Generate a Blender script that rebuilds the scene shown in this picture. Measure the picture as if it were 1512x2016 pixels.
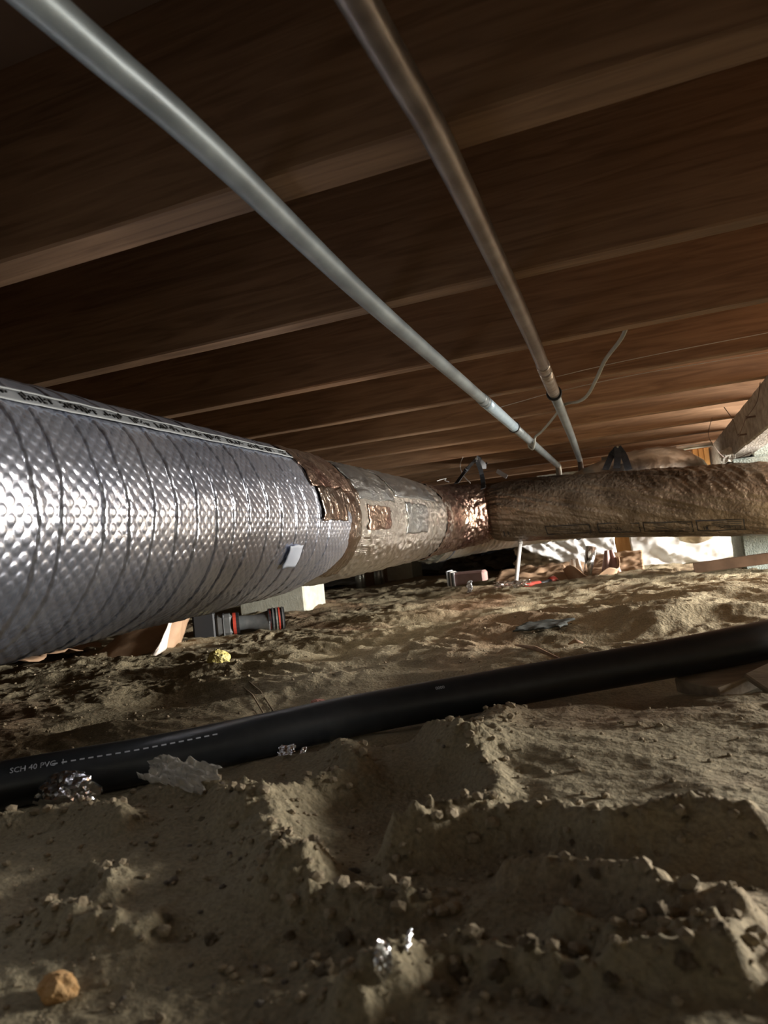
import bpy, math, random
import numpy as np
from mathutils import Vector, Matrix

for o in list(bpy.data.objects):
    bpy.data.objects.remove(o, do_unlink=True)
S = bpy.context.scene
COL = S.collection
random.seed(7)
rng = np.random.default_rng(11)

# ------------------------------------------------------------------ camera
F = 1400.0
ZC = 0.26                                  # lens height above the sand

def _axes():
    v2 = (-3064 - 756, -(1485 - 1008), F)
    y1 = 1037
    v1x = -((1485 - 1008) * (y1 - 1008) + F * F) / (-3064 - 756)
    Y = np.array([v1x, -(y1 - 1008), F]); Y /= np.linalg.norm(Y)
    X = -np.array(v2, float); X /= np.linalg.norm(X)
    X = X - Y * (X @ Y); X /= np.linalg.norm(X)
    Z = np.cross(X, Y)
    if Z[1] < 0: Z = -Z
    return np.array([X, Y, Z])
RM = _axes()
cd = bpy.data.cameras.new('camera'); cam = bpy.data.objects.new('camera', cd); COL.objects.link(cam)
m = Matrix.Identity(4)
for i in range(3):
    m[i][0] = RM[i, 0]; m[i][1] = RM[i, 1]; m[i][2] = -RM[i, 2]
m[2][3] = ZC
cam.matrix_world = m
cd.sensor_fit = 'VERTICAL'; cd.sensor_height = 36.0; cd.sensor_width = 27.0
cd.lens = 36.0 * F / 2016
cd.clip_start = 0.01
cd.dof.use_dof = True; cd.dof.focus_distance = 1.5; cd.dof.aperture_fstop = 9.0
S.camera = cam

# ------------------------------------------------------------------ world, exposure
w = bpy.data.worlds.new('world'); S.world = w; w.use_nodes = True
w.node_tree.nodes['Background'].inputs[0].default_value = (0.6, 0.7, 1, 1)
w.node_tree.nodes['Background'].inputs[1].default_value = 0.03
S.view_settings.view_transform = 'Standard'
S.view_settings.look = 'None'
S.view_settings.gamma = 1.0
S.view_settings.use_curve_mapping = False
S.view_settings.exposure = 0.6

# daylight coming in at the foundation wall on the right, before and behind the brown flex duct:
# name, centre on the wall face, height, width, watts
for nm, p, hh_, ww_, wt in (('access_opening_right_offscreen', (2.285, 2.50, 0.34), .46, .90, 210.0),
                            ('vent_opening_right_offscreen', (2.285, 4.22, 0.32), .40, .55, 260.0)):
    ld = bpy.data.lights.new(nm, 'AREA'); ld.shape = 'RECTANGLE'; ld.size = hh_; ld.size_y = ww_; ld.energy = wt
    ld.color = (1.0, .965, .90)
    lo = bpy.data.objects.new(nm, ld); lo.location = p; lo.rotation_euler = (0, math.pi/2, 0); COL.objects.link(lo)

# ------------------------------------------------------------------ pixel -> place helpers (world metres)
def ray(px, py): return RM @ np.array([px - 756, -(py - 1008), F])
def onz(px, py, z):
    d = ray(px, py); p = d * ((z - ZC) / d[2]); return Vector((p[0], p[1], z))
def ony(px, py, y):
    d = ray(px, py); p = d * (y / d[1]); return Vector((p[0], p[1], p[2] + ZC))
def G(px, py): return onz(px, py, 0.0)

# ------------------------------------------------------------------ noise (numpy)
_P = rng.permutation(256); _P = np.concatenate([_P, _P, _P])
_G3 = rng.normal(size=(256, 3)); _G3 /= np.linalg.norm(_G3, axis=1)[:, None]
def perlin(x, y, z=0.0):
    x = np.asarray(x, float); y = np.asarray(y, float); z = np.asarray(z, float) + 0 * x
    xi = np.floor(x).astype(int); yi = np.floor(y).astype(int); zi = np.floor(z).astype(int)
    xf = x - xi; yf = y - yi; zf = z - zi
    u = xf**3 * (xf * (xf * 6 - 15) + 10); v = yf**3 * (yf * (yf * 6 - 15) + 10); ww = zf**3 * (zf * (zf * 6 - 15) + 10)
    def g(dx, dy, dz):
        h = _P[(_P[(_P[(xi + dx) & 255] + yi + dy) & 255] + zi + dz) & 255]
        gr = _G3[h]
        return gr[..., 0] * (xf - dx) + gr[..., 1] * (yf - dy) + gr[..., 2] * (zf - dz)
    def L(a, b, t): return a + t * (b - a)
    if np.ndim(z) == 0 or not np.any(z):
        return L(L(g(0,0,0), g(1,0,0), u), L(g(0,1,0), g(1,1,0), u), v) * 1.4
    a = L(L(g(0,0,0), g(1,0,0), u), L(g(0,1,0), g(1,1,0), u), v)
    b = L(L(g(0,0,1), g(1,0,1), u), L(g(0,1,1), g(1,1,1), u), v)
    return L(a, b, ww) * 1.4
def fbm(x, y, o=4, z=0.0, gain=.5):
    s = 0; a = 1.0; f = 1.0
    for i in range(o):
        s = s + a * perlin(x * f + 17.3 * i, y * f - 9.1 * i, z * f if np.any(z) else 0.0); a *= gain; f *= 2.03
    return s
def ridged(x, y, o=3):
    s = 0; a = 1.0; f = 1.0
    for i in range(o):
        s = s + a * (1 - 2 * np.abs(perlin(x * f + 31.7 * i, y * f + 5.5 * i))); a *= .5; f *= 2.07
    return s
def sstep(a, b, x):
    t = np.clip((x - a) / (b - a), 0, 1); return t * t * (3 - 2 * t)

# ------------------------------------------------------------------ mesh helpers
class MB:
    def __init__(s): s.v = []; s.f = []
    def add(s, vs, fs):
        o = len(s.v); s.v += [tuple(p) for p in vs]; s.f += [tuple(i + o for i in f) for f in fs]
    def box(s, lo, hi, mtx=None, bev=0.0):
        x0, y0, z0 = lo; x1, y1, z1 = hi
        b = min(bev, (x1-x0)*.45, (y1-y0)*.45, (z1-z0)*.45)
        if b <= 0:
            vs = [(x, y, z) for z in (z0, z1) for y in (y0, y1) for x in (x0, x1)]
            fs = [(0,2,3,1),(4,5,7,6),(0,1,5,4),(2,6,7,3),(0,4,6,2),(1,3,7,5)]
        else:
            vs = []; idx = {}
            for ix, x in enumerate((x0, x1)):
                for iy, y in enumerate((y0, y1)):
                    for iz, z in enumerate((z0, z1)):
                        sx = b if ix == 0 else -b; sy = b if iy == 0 else -b; sz = b if iz == 0 else -b
                        idx[ix,iy,iz] = len(vs)
                        vs += [(x, y+sy, z+sz), (x+sx, y, z+sz), (x+sx, y+sy, z)]
            A = lambda i,j,k,c: idx[i,j,k] + c
            fs = []
            for i in (0,1): fs.append([A(i,0,0,0),A(i,1,0,0),A(i,1,1,0),A(i,0,1,0)])
            for j in (0,1): fs.append([A(0,j,0,1),A(1,j,0,1),A(1,j,1,1),A(0,j,1,1)])
            for k in (0,1): fs.append([A(0,0,k,2),A(1,0,k,2),A(1,1,k,2),A(0,1,k,2)])
            for i in (0,1):
                for j in (0,1): fs.append([A(i,j,0,0),A(i,j,1,0),A(i,j,1,1),A(i,j,0,1)])
                for k in (0,1): fs.append([A(i,0,k,0),A(i,1,k,0),A(i,1,k,2),A(i,0,k,2)])
            for j in (0,1):
                for k in (0,1): fs.append([A(0,j,k,1),A(1,j,k,1),A(1,j,k,2),A(0,j,k,2)])
            for i in (0,1):
                for j in (0,1):
                    for k in (0,1): fs.append([A(i,j,k,0),A(i,j,k,1),A(i,j,k,2)])
        if mtx is not None: vs = [mtx @ Vector(p) for p in vs]
        s.add(vs, fs); return s
    def tube(s, pts, r, n=10, cap=True, close=False):
        pts = [Vector(p) for p in pts]; k = len(pts)
        rr = r if isinstance(r, (list, tuple)) else [r] * k
        up = Vector((0, 0, 1)); vs = []; fs = []
        prev = None
        for i, p in enumerate(pts):
            if close: t = pts[(i+1) % k] - pts[i-1]
            else: t = pts[min(i+1, k-1)] - pts[max(i-1, 0)]
            t.normalize()
            if prev is None:
                a = t.cross(up) if abs(t.z) < .95 else t.cross(Vector((1, 0, 0)))
            else: a = prev - t * prev.dot(t)
            a.normalize(); prev = a; b = a.cross(t)
            for j in range(n):
                q = 2 * math.pi * j / n
                vs.append(p + (a * math.cos(q) + b * math.sin(q)) * rr[i])
        m_ = k if close else k - 1
        for i in range(m_):
            for j in range(n):
                i2 = (i + 1) % k
                fs.append((i*n+j, i2*n+j, i2*n+(j+1) % n, i*n+(j+1) % n))
        if cap and not close:
            fs.append(tuple(range(n-1, -1, -1))[::-1]); fs.append(tuple((k-1)*n+j for j in range(n))[::-1])
        s.add(vs, fs); return s
    def ribbon(s, pts, wid, side, th=.0015):
        pts = [Vector(p) for p in pts]; k = len(pts); vs = []
        for i, p in enumerate(pts):
            t = (pts[min(i+1, k-1)] - pts[max(i-1, 0)]).normalized()
            sd = Vector(side) - t * Vector(side).dot(t); sd.normalize(); nn = sd.cross(t) * th / 2; sd *= wid / 2
            vs += [p - sd - nn, p + sd - nn, p + sd + nn, p - sd + nn]
        fs = [(3,2,1,0)]
        for i in range(k-1):
            a = 4*i; b = a+4
            for j in range(4): fs.append((a+j, a+(j+1) % 4, b+(j+1) % 4, b+j))
        e = 4*(k-1); fs.append((e, e+1, e+2, e+3))
        s.add(vs, fs); return s
    def build(s, name, mt, parent=None, smooth=False):
        me = bpy.data.meshes.new(name); me.from_pydata([tuple(p) for p in s.v], [], s.f); me.update()
        if smooth: me.polygons.foreach_set('use_smooth', [True] * len(me.polygons))
        return link(name, me, mt, parent)

def link(name, me, mt, parent=None):
    o = bpy.data.objects.new(name, me); COL.objects.link(o)
    if mt is not None and not me.materials: me.materials.append(mt)
    if parent is not None: o.parent = parent; o.matrix_parent_inverse = parent.matrix_basis.inverted()
    return o
def grid_mesh(name, P, mt, parent=None, smooth=True, wrap=False, attr=None):
    n, k = P.shape[:2]
    me = bpy.data.meshes.new(name)
    me.vertices.add(n * k); me.vertices.foreach_set('co', np.ascontiguousarray(P, np.float32).ravel())
    kk = k if wrap else k - 1
    I, J = np.meshgrid(np.arange(n - 1), np.arange(kk), indexing='ij')
    J2 = (J + 1) % k
    q = np.stack([I*k+J, I*k+J2, (I+1)*k+J2, (I+1)*k+J], -1).reshape(-1, 4)
    nf = len(q)
    me.loops.add(nf * 4); me.loops.foreach_set('vertex_index', q.ravel().astype(np.int32))
    me.polygons.add(nf); me.polygons.foreach_set('loop_start', np.arange(0, nf*4, 4, dtype=np.int32))
    me.polygons.foreach_set('use_smooth', np.full(nf, smooth))
    me.update(calc_edges=True); me.validate()
    return link(name, me, mt, parent)
def thick(o, t, off=0.0):
    md = o.modifiers.new('thickness', 'SOLIDIFY'); md.thickness = t; md.offset = off; return o
def tag(o, label=None, cat=None, group=None, kind=None):
    if label: o['label'] = label
    if cat: o['category'] = cat
    if group: o['group'] = group
    if kind: o['kind'] = kind
    return o
def thing(name, label, cat, loc=(0, 0, 0), group=None):
    o = bpy.data.objects.new(name, None); COL.objects.link(o); o.location = loc; o.empty_display_size = .05
    bpy.context.view_layer.update()
    return tag(o, label, cat, group)

# ------------------------------------------------------------------ materials
def new_mat(name):
    mt = bpy.data.materials.new(name); mt.use_nodes = True
    nt = mt.node_tree; b = nt.nodes['Principled BSDF']; return mt, nt, b
def mat(name, c1, c2=None, rough=.7, metal=0.0, scale=20, stretch=(1, 1, 1), bump=0.0, bscale=None, bdist=.002,
        detail=5, spec=.5, lo=.35, hi=.65, dist=0.0, trans=0.0, alpha=1.0, rvar=0.0):
    mt, nt, b = new_mat(name); N = nt.nodes; L = nt.links
    b.inputs['Roughness'].default_value = rough; b.inputs['Metallic'].default_value = metal
    b.inputs['Specular IOR Level'].default_value = spec
    b.inputs['Transmission Weight'].default_value = trans
    b.inputs['Alpha'].default_value = alpha
    b.inputs['Base Color'].default_value = (*c1, 1)
    tc = N.new('ShaderNodeTexCoord'); mp = N.new('ShaderNodeMapping'); mp.inputs['Scale'].default_value = stretch
    L.new(tc.outputs['Object'], mp.inputs['Vector'])
    if c2 is not None:
        nz = N.new('ShaderNodeTexNoise'); nz.inputs['Scale'].default_value = scale; nz.inputs['Detail'].default_value = detail
        nz.inputs['Distortion'].default_value = dist
        L.new(mp.outputs[0], nz.inputs['Vector'])
        cr = N.new('ShaderNodeValToRGB'); cr.color_ramp.elements[0].position = lo; cr.color_ramp.elements[1].position = hi
        cr.color_ramp.elements[0].color = (*c1, 1); cr.color_ramp.elements[1].color = (*c2, 1)
        L.new(nz.outputs['Fac'], cr.inputs[0]); L.new(cr.outputs[0], b.inputs['Base Color'])
        if rvar:
            mr = N.new('ShaderNodeMapRange'); mr.inputs[3].default_value = rough - rvar; mr.inputs[4].default_value = rough + rvar
            L.new(nz.outputs['Fac'], mr.inputs[0]); L.new(mr.outputs[0], b.inputs['Roughness'])
    if bump:
        n2 = N.new('ShaderNodeTexNoise'); n2.inputs['Scale'].default_value = bscale or scale * 3; n2.inputs['Detail'].default_value = 6
        L.new(mp.outputs[0], n2.inputs['Vector'])
        bp = N.new('ShaderNodeBump'); bp.inputs['Strength'].default_value = bump; bp.inputs['Distance'].default_value = bdist
        L.new(n2.outputs['Fac'], bp.inputs['Height']); L.new(bp.outputs[0], b.inputs['Normal'])
    return mt

def sand_mat(name='sand'):
    mt, nt, b = new_mat(name); N = nt.nodes; L = nt.links
    b.inputs['Roughness'].default_value = .95; b.inputs['Specular IOR Level'].default_value = .15
    tc = N.new('ShaderNodeTexCoord')
    def noise(sc, det=6, dist=0.0):
        n = N.new('ShaderNodeTexNoise'); n.inputs['Scale'].default_value = sc; n.inputs['Detail'].default_value = det
        n.inputs['Distortion'].default_value = dist
        L.new(tc.outputs['Object'], n.inputs['Vector']); return n
    def ramp(n, a, c, p0, p1):
        r = N.new('ShaderNodeValToRGB'); r.color_ramp.elements[0].position = p0; r.color_ramp.elements[1].position = p1
        r.color_ramp.elements[0].color = (*a, 1); r.color_ramp.elements[1].color = (*c, 1)
        L.new(n.outputs['Fac'], r.inputs[0]); return r
    r1 = ramp(noise(2.2, 6, .6), (.25, .21, .135), (.335, .29, .195), .38, .6)
    r2 = ramp(noise(1.1, 7, 1.0), (0, 0, 0), (1, 1, 1), .52, .66)
    mx = N.new('ShaderNodeMix'); mx.data_type = 'RGBA'; mx.inputs['B'].default_value = (.25, .15, .09, 1)
    mul = N.new('ShaderNodeMath'); mul.operation = 'MULTIPLY'; mul.inputs[1].default_value = .75
    L.new(r2.outputs[0], mul.inputs[0]); L.new(mul.outputs[0], mx.inputs['Factor']); L.new(r1.outputs[0], mx.inputs['A'])
    r3 = ramp(noise(260, 3), (.72, .72, .72), (1.12, 1.1, 1.08), .3, .7)
    mm = N.new('ShaderNodeMix'); mm.data_type = 'RGBA'; mm.blend_type = 'MULTIPLY'; mm.inputs['Factor'].default_value = 1
    L.new(mx.outputs['Result'], mm.inputs['A']); L.new(r3.outputs[0], mm.inputs['B'])
    L.new(mm.outputs['Result'], b.inputs['Base Color'])
    b1 = N.new('ShaderNodeBump'); b1.inputs['Strength'].default_value = .55; b1.inputs['Distance'].default_value = .0012
    L.new(noise(900, 3).outputs['Fac'], b1.inputs['Height'])
    b2 = N.new('ShaderNodeBump'); b2.inputs['Strength'].default_value = .6; b2.inputs['Distance'].default_value = .006
    L.new(noise(130, 5).outputs['Fac'], b2.inputs['Height']); L.new(b1.outputs[0], b2.inputs['Normal'])
    L.new(b2.outputs[0], b.inputs['Normal'])
    return mt

def foil_mat(name, c, rough, bscale, bstr, bdist, c2=None, grid=0.0, stretch=(1, 1, 1), metal=1.0):
    mt, nt, b = new_mat(name); N = nt.nodes; L = nt.links
    b.inputs['Metallic'].default_value = metal; b.inputs['Roughness'].default_value = rough
    tc = N.new('ShaderNodeTexCoord'); mp = N.new('ShaderNodeMapping'); mp.inputs['Scale'].default_value = stretch
    L.new(tc.outputs['Object'], mp.inputs['Vector'])
    nz = N.new('ShaderNodeTexNoise'); nz.inputs['Scale'].default_value = bscale; nz.inputs['Detail'].default_value = 5
    L.new(mp.outputs[0], nz.inputs['Vector'])
    bp = N.new('ShaderNodeBump'); bp.inputs['Strength'].default_value = bstr; bp.inputs['Distance'].default_value = bdist
    L.new(nz.outputs['Fac'], bp.inputs['Height']); L.new(bp.outputs[0], b.inputs['Normal'])
    n2 = N.new('ShaderNodeTexNoise'); n2.inputs['Scale'].default_value = 9; n2.inputs['Detail'].default_value = 6
    L.new(mp.outputs[0], n2.inputs['Vector'])
    cr = N.new('ShaderNodeValToRGB'); cr.color_ramp.elements[0].position = .35; cr.color_ramp.elements[1].position = .65
    cr.color_ramp.elements[0].color = (*c, 1); cr.color_ramp.elements[1].color = (*(c2 or c), 1)
    L.new(n2.outputs['Fac'], cr.inputs[0]); L.new(cr.outputs[0], b.inputs['Base Color'])
    if grid:
        br = N.new('ShaderNodeTexBrick'); br.offset = 0; br.inputs['Scale'].default_value = grid
        br.inputs['Brick Width'].default_value = .5; br.inputs['Row Height'].default_value = .5; br.inputs['Mortar Size'].default_value = .06
        sw = N.new('ShaderNodeSeparateXYZ'); cb = N.new('ShaderNodeCombineXYZ')
        L.new(tc.outputs['Object'], sw.inputs[0]); L.new(sw.outputs['Y'], cb.inputs['X']); L.new(sw.outputs['Z'], cb.inputs['Y'])
        L.new(cb.outputs[0], br.inputs['Vector'])
        b3 = N.new('ShaderNodeBump'); b3.inputs['Strength'].default_value = .5; b3.inputs['Distance'].default_value = .001
        L.new(br.outputs['Fac'], b3.inputs['Height']); L.new(bp.outputs[0], b3.inputs['Normal']); L.new(b3.outputs[0], b.inputs['Normal'])
    return mt

M = {}
M['sand'] = sand_mat()
M['joist'] = mat('joist_wood', (.17, .092, .046), (.32, .19, .105), .75, scale=9, stretch=(.5, 7, 7), bump=.35, bscale=30, bdist=.001, dist=1.2, lo=.3, hi=.7)
M['girder'] = mat('girder_wood', (.20, .17, .14), (.36, .32, .27), .9, scale=22, stretch=(2, 1, 2), bump=1.0, bscale=70, bdist=.006)
M['board'] = mat('board_wood', (.19, .14, .09), (.30, .24, .16), .85, scale=12, stretch=(1, 5, 5), bump=.4, bscale=40)
M['post'] = mat('post_wood', (.20, .12, .07), (.30, .19, .11), .85, scale=14, stretch=(4, 4, .6), bump=.4, bscale=40)
M['stake'] = mat('stake_wood', (.13, .08, .05), (.20, .125, .08), .85, scale=14, bump=.4, bscale=40)
M['plank'] = mat('orange_wood', (.50, .24, .07), (.62, .34, .12), .7, scale=14, stretch=(4, 4, .6), bump=.3, bscale=40)
M['subfloor'] = mat('subfloor_wood', (.16, .10, .06), (.22, .14, .09), .9, scale=6)
M['concrete'] = mat('concrete', (.36, .36, .31), (.50, .50, .45), .9, scale=30, bump=.8, bscale=110, bdist=.004)
M['stucco'] = mat('stucco', (.27, .31, .28), (.37, .41, .37), .9, scale=30, bump=1.0, bscale=150, bdist=.006)
M['block'] = mat('pier_block', (.55, .54, .44), (.66, .66, .56), .9, scale=25, bump=.5, bscale=160, bdist=.002)
M['foil'] = foil_mat('bubble_foil', (.52, .55, .65), .25, 60, .25, .002, (.62, .64, .72), metal=.9)
M['foil_skin'] = foil_mat('scrim_foil', (.48, .44, .385), .30, 34, .7, .005, (.60, .56, .50), grid=110)
M['foil_tape'] = foil_mat('foil_tape', (.50, .45, .39), .22, 60, .9, .006, (.36, .25, .20))
M['foil_patch'] = foil_mat('foil_patch', (.27, .275, .27), .32, 40, .4, .004, (.36, .355, .33), grid=110)
M['foil_red'] = foil_mat('foil_reddish', (.22, .125, .10), .32, 55, 1.0, .007, (.42, .31, .235))
M['flex'] = foil_mat('flex_jacket', (.125, .095, .068), .32, 60, 1.0, .007, (.27, .215, .16), metal=.8)
M['flex_pale'] = foil_mat('flex_jacket_pale', (.74, .74, .70), .38, 45, .7, .005, (.62, .58, .5))
M['foil_bit'] = foil_mat('foil_scrap', (.82, .83, .86), .16, 60, .4, .004)
M['tapewhite'] = mat('white_tape', (.42, .46, .54), (.50, .54, .61), .45, scale=20)
M['strip'] = mat('printed_edge', (.10, .105, .11), (.14, .145, .15), .55, scale=30)
M['stripline'] = mat('printed_line', (.26, .27, .27), None, .6)
M['ink'] = mat('black_ink', (.012, .011, .010), None, .6)
M['inkbrown'] = mat('brown_ink', (.008, .006, .005), None, .6)
M['inkwhite'] = mat('white_ink', (.40, .42, .46), None, .6)
M['galv'] = mat('galvanised_pipe', (.19, .215, .225), (.28, .315, .325), .45, metal=.3, scale=16, bump=.15, bscale=60, rvar=.08)
M['galvblue'] = mat('pipe_coupling_blue', (.40, .52, .62), (.50, .62, .70), .45, metal=.3, scale=30)
M['copper'] = mat('tarnished_copper', (.17, .138, .125), (.30, .265, .25), .36, metal=.6, scale=18, bump=.15, bscale=50, rvar=.08)
M['solder'] = mat('soldered_fitting', (.30, .24, .20), (.52, .50, .48), .4, metal=.8, scale=60)
M['black'] = mat('black_plastic', (.010, .012, .014), (.016, .018, .02), .38, scale=60, bump=.05, bscale=300)
M['rubber'] = mat('black_rubber', (.012, .012, .013), None, .6)
M['tool_black'] = mat('tool_black', (.009, .010, .012), None, .55)
M['tool_grey'] = mat('tool_grey', (.07, .075, .075), (.10, .10, .10), .55, scale=50)
M['tool_red'] = mat('tool_red', (.42, .05, .03), None, .45)
M['webbing'] = mat('webbing', (.028, .030, .034), (.05, .052, .058), .8, scale=80)
M['webbing_grey'] = mat('webbing_grey', (.035, .037, .043), (.06, .062, .07), .8, scale=60)
M['cable'] = mat('cable_jacket', (.28, .30, .28), (.36, .37, .34), .55, scale=30)
M['wire'] = mat('wire_white', (.52, .50, .47), None, .5)
M['wire_dark'] = mat('wire_rust', (.10, .06, .045), None, .6)
M['white'] = mat('white_paper', (.78, .80, .84), None, .6)
M['tarp'] = mat('white_sheeting', (.80, .80, .80), (.86, .86, .86), .42, scale=10, bump=.15, bscale=30)
M['clearbag'] = mat('clear_plastic', (.60, .57, .50), (.70, .66, .58), .12, scale=20, alpha=.42, bump=.3, bscale=60)
M['dustybag'] = mat('dusty_plastic', (.40, .32, .22), (.55, .48, .38), .28, scale=14, bump=.4, bscale=50)
M['blackbag'] = mat('black_bag', (.012, .013, .013), (.022, .023, .022), .25, scale=20, bump=.4, bscale=40)
M['kraft'] = mat('kraft_paper', (.34, .21, .125), (.42, .27, .165), .75, scale=20, bump=.2, bscale=80)
M['kraftpale'] = mat('kraft_pale', (.62, .53, .46), (.70, .62, .55), .7, scale=20)
M['paper_red'] = mat('reddish_sheet', (.34, .20, .18), (.42, .27, .24), .7, scale=16)
M['yellow_wool'] = mat('yellow_insulation', (.52, .43, .12), (.66, .58, .25), .95, scale=60, bump=1.0, bscale=240, bdist=.004)
M['pink_wool'] = mat('pink_insulation', (.62, .28, .22), (.74, .42, .36), .95, scale=60, bump=1.0, bscale=240, bdist=.004)
M['orange_wool'] = mat('orange_insulation', (.46, .25, .09), (.60, .38, .18), .95, scale=90, bump=1.0, bscale=300, bdist=.003)
M['clod'] = mat('sand_clod', (.25, .20, .13), (.34, .28, .195), .95, scale=60, bump=.8, bscale=320, bdist=.002, spec=.15)
M['clod_brown'] = mat('brown_clod', (.26, .20, .13), (.34, .275, .185), .95, scale=60, bump=.8, bscale=320, bdist=.002, spec=.15)
M['stone'] = mat('dark_pebble', (.12, .098, .075), (.19, .16, .125), .8, scale=60, bump=.5, bscale=200)
M['slate'] = mat('slate_plastic', (.035, .04, .035), (.05, .055, .05), .9, scale=30)
M['steel'] = mat('dull_steel', (.40, .41, .38), (.55, .55, .5), .45, metal=.8, scale=30)
# ------------------------------------------------------------------ sand floor
def seg_d(x, y, pts):
    best = np.full(x.shape, 1e9)
    for a, b in zip(pts[:-1], pts[1:]):
        ax, ay = a; bx, by = b; dx, dy = bx-ax, by-ay
        t = np.clip(((x-ax)*dx + (y-ay)*dy) / (dx*dx+dy*dy+1e-12), 0, 1)
        best = np.minimum(best, (x-ax-t*dx)**2 + (y-ay-t*dy)**2)
    return np.sqrt(best)
def gp(*pp): return [tuple(G(*p)[:2]) for p in pp]
RIDGES = [  # polyline on the sand, half width, height
    (gp((850,1480),(935,1540),(955,1590),(900,1650),(800,1690)), .020, .016),
    (gp((690,1560),(600,1585),(520,1630),(540,1690),(620,1740)), .026, .020),
    (gp((290,1590),(420,1580),(480,1640)), .020, .015),
    (gp((30,1640),(150,1625),(240,1650)), .020, .014),
    (gp((150,1745),(210,1760),(190,1790)), .018, .014),
    (gp((60,1830),(160,1860),(290,1850)), .018, .010),
    (gp((800,1692),(930,1668),(1060,1662),(1200,1690),(1340,1665),(1512,1690)), .020, .019),
    (gp((560,1760),(660,1790),(760,1790),(850,1800)), .018, .013),
    (gp((1040,1752),(1140,1760),(1260,1780),(1390,1830),(1512,1850)), .014, .014),
    (gp((1140,1850),(1250,1880),(1380,1885),(1512,1900)), .012, .010),
    (gp((700,1975),(850,1905),(940,1880),(1060,1910),(1200,1940),(1512,1955)), .014, .017),
    (gp((1000,1385),(985,1440),(960,1520)), .03, .012),
    (gp((560,1470),(680,1470),(700,1540)), .022, .012),
]
PITS = [  # centre px, rx, ry, depth
    ((745,1620), .085, .10, .026), ((120,1775), .05, .035, .020), ((760,1478), .07, .05, .018),
    ((1250,1395), .09, .07, .018), ((380,1700), .10, .06, .012), ((1000,1880), .10, .03, .014),
    ((1330,1735), .12, .025, .012), ((430,1900), .12, .06, .010), ((175,1440), .05, .05, .022),
    ((660,1285), .16, .10, .028), ((1120,1290), .20, .08, .022), ((330,1380), .13, .09, .020),
    ((560,1390), .10, .07, .018), ((880,1360), .12, .05, .015), ((1180,1195), .3, .12, .02), ((850,1235), .25, .12, .02)]
MOUNDS = [((560,1205), .25, .18, .05), ((1440,1215), .35, .25, .05), ((880,1150), .5, .3, .05), ((820,1140), .35, .25, .06),
          ((1300,1250), .22, .14, .028), ((1000,1250), .25, .12, .025), ((820,1300), .18, .10, .022), ((250,1455), .10, .07, .018),
          ((1100,1360), .10, .06, .012), ((1460,1180), .4, .3, .03), ((640,1420), .12, .06, .010), ((1250,1500), .18, .12, .015)]
BPX = [(-120,1572),(0,1547),(150,1520),(300,1494),(500,1452),(700,1408),(900,1371),(1100,1335),(1300,1300),(1420,1277),(1512,1258),(1640,1228)]
PIPEZ = [.026,.026,.027,.028,.030,.031,.036,.044,.054,.062,.068,.075]
BP = [onz(p[0], p[1], z) for p, z in zip(BPX, PIPEZ)]

def height(x, y):
    x = np.asarray(x, float); y = np.asarray(y, float)
    d = np.sqrt(x*x + y*y)
    wx = x + .05 * fbm(x*3.3, y*3.3+7, 3); wy = y + .05 * fbm(x*3.3+50, y*3.3, 3)
    far = sstep(.9, 1.7, y)
    h = .018 * fbm(wx*2.0, wy*2.6, 3)
    rg = ridged(wx*3.2 + 3, wy*5.2, 4)
    h = h + (.0065 + .0105*far) * rg
    patch_ = np.clip(.5 + 1.3*perlin(x*3.1+20, y*3.1), 0, 1)
    h = h + (.0042 + .0043*far) * patch_ * ridged(wx*13, wy*17, 3)
    h = h + (.0010 + .0012*far*patch_) * fbm(x*55, y*55, 3)
    for pts, wd, ht in RIDGES:
        q = seg_d(wx*.5+x*.5, wy*.5+y*.5, pts); h = h + 1.3 * ht * np.exp(-(q/wd)**2 * .9)
        cl = np.exp(-(q/(wd*1.3))**2); h = h + cl * .0060 * np.maximum(0, fbm(x*80, y*80, 3) + .15)
    for (px, py), rx, ry, dp in PITS:
        c = G(px, py); h = h - dp * np.exp(-(((wx-c.x)/rx)**2 + ((wy-c.y)/ry)**2))
    for (px, py), rx, ry, dp in MOUNDS:
        c = G(px, py); h = h + dp * np.exp(-(((wx-c.x)/rx)**2 + ((wy-c.y)/ry)**2))
    q = seg_d(x, y, [(p.x, p.y) for p in BP])        # the black pipe has settled a little
    h = h * (1 - .7*np.exp(-(q/.05)**2)) - .003*np.exp(-(q/.05)**2)
    h = h * sstep(.12, .3, d) - .02 * (1 - sstep(.12, .3, d))
    return h
def hz(x, y): return float(height(np.array([x]), np.array([y]))[0])
def gnd(px, py):
    p = G(px, py); p.z = hz(p.x, p.y); return p

def build_floor():
    u = np.concatenate([np.linspace(-7, -1.5, 40)[:-1], np.linspace(-1.5, .32, 700), np.linspace(.32, 6, 50)[1:]])
    ys = np.concatenate([np.linspace(-1.3, .12, 26)[:-1], np.exp(np.linspace(math.log(.42), math.log(8.4), 800)) - .30])
    Yg, U = np.meshgrid(ys, u, indexing='ij')
    X = U * np.maximum(Yg + .3, .42)
    P = np.stack([X, Yg, height(X, Yg)], -1)
    keep = P
    keep[..., 0] = np.clip(keep[..., 0], -4.2, 2.4)
    o = grid_mesh('floor', keep[:, ::-1] if False else keep, M['sand'])
    # make normals point up
    me = o.data
    if me.polygons[0].normal.z < 0: me.flip_normals()
    return tag(o, 'trodden dry sand floor of the crawl space with ridges and hollows', kind='structure')
build_floor()

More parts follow.
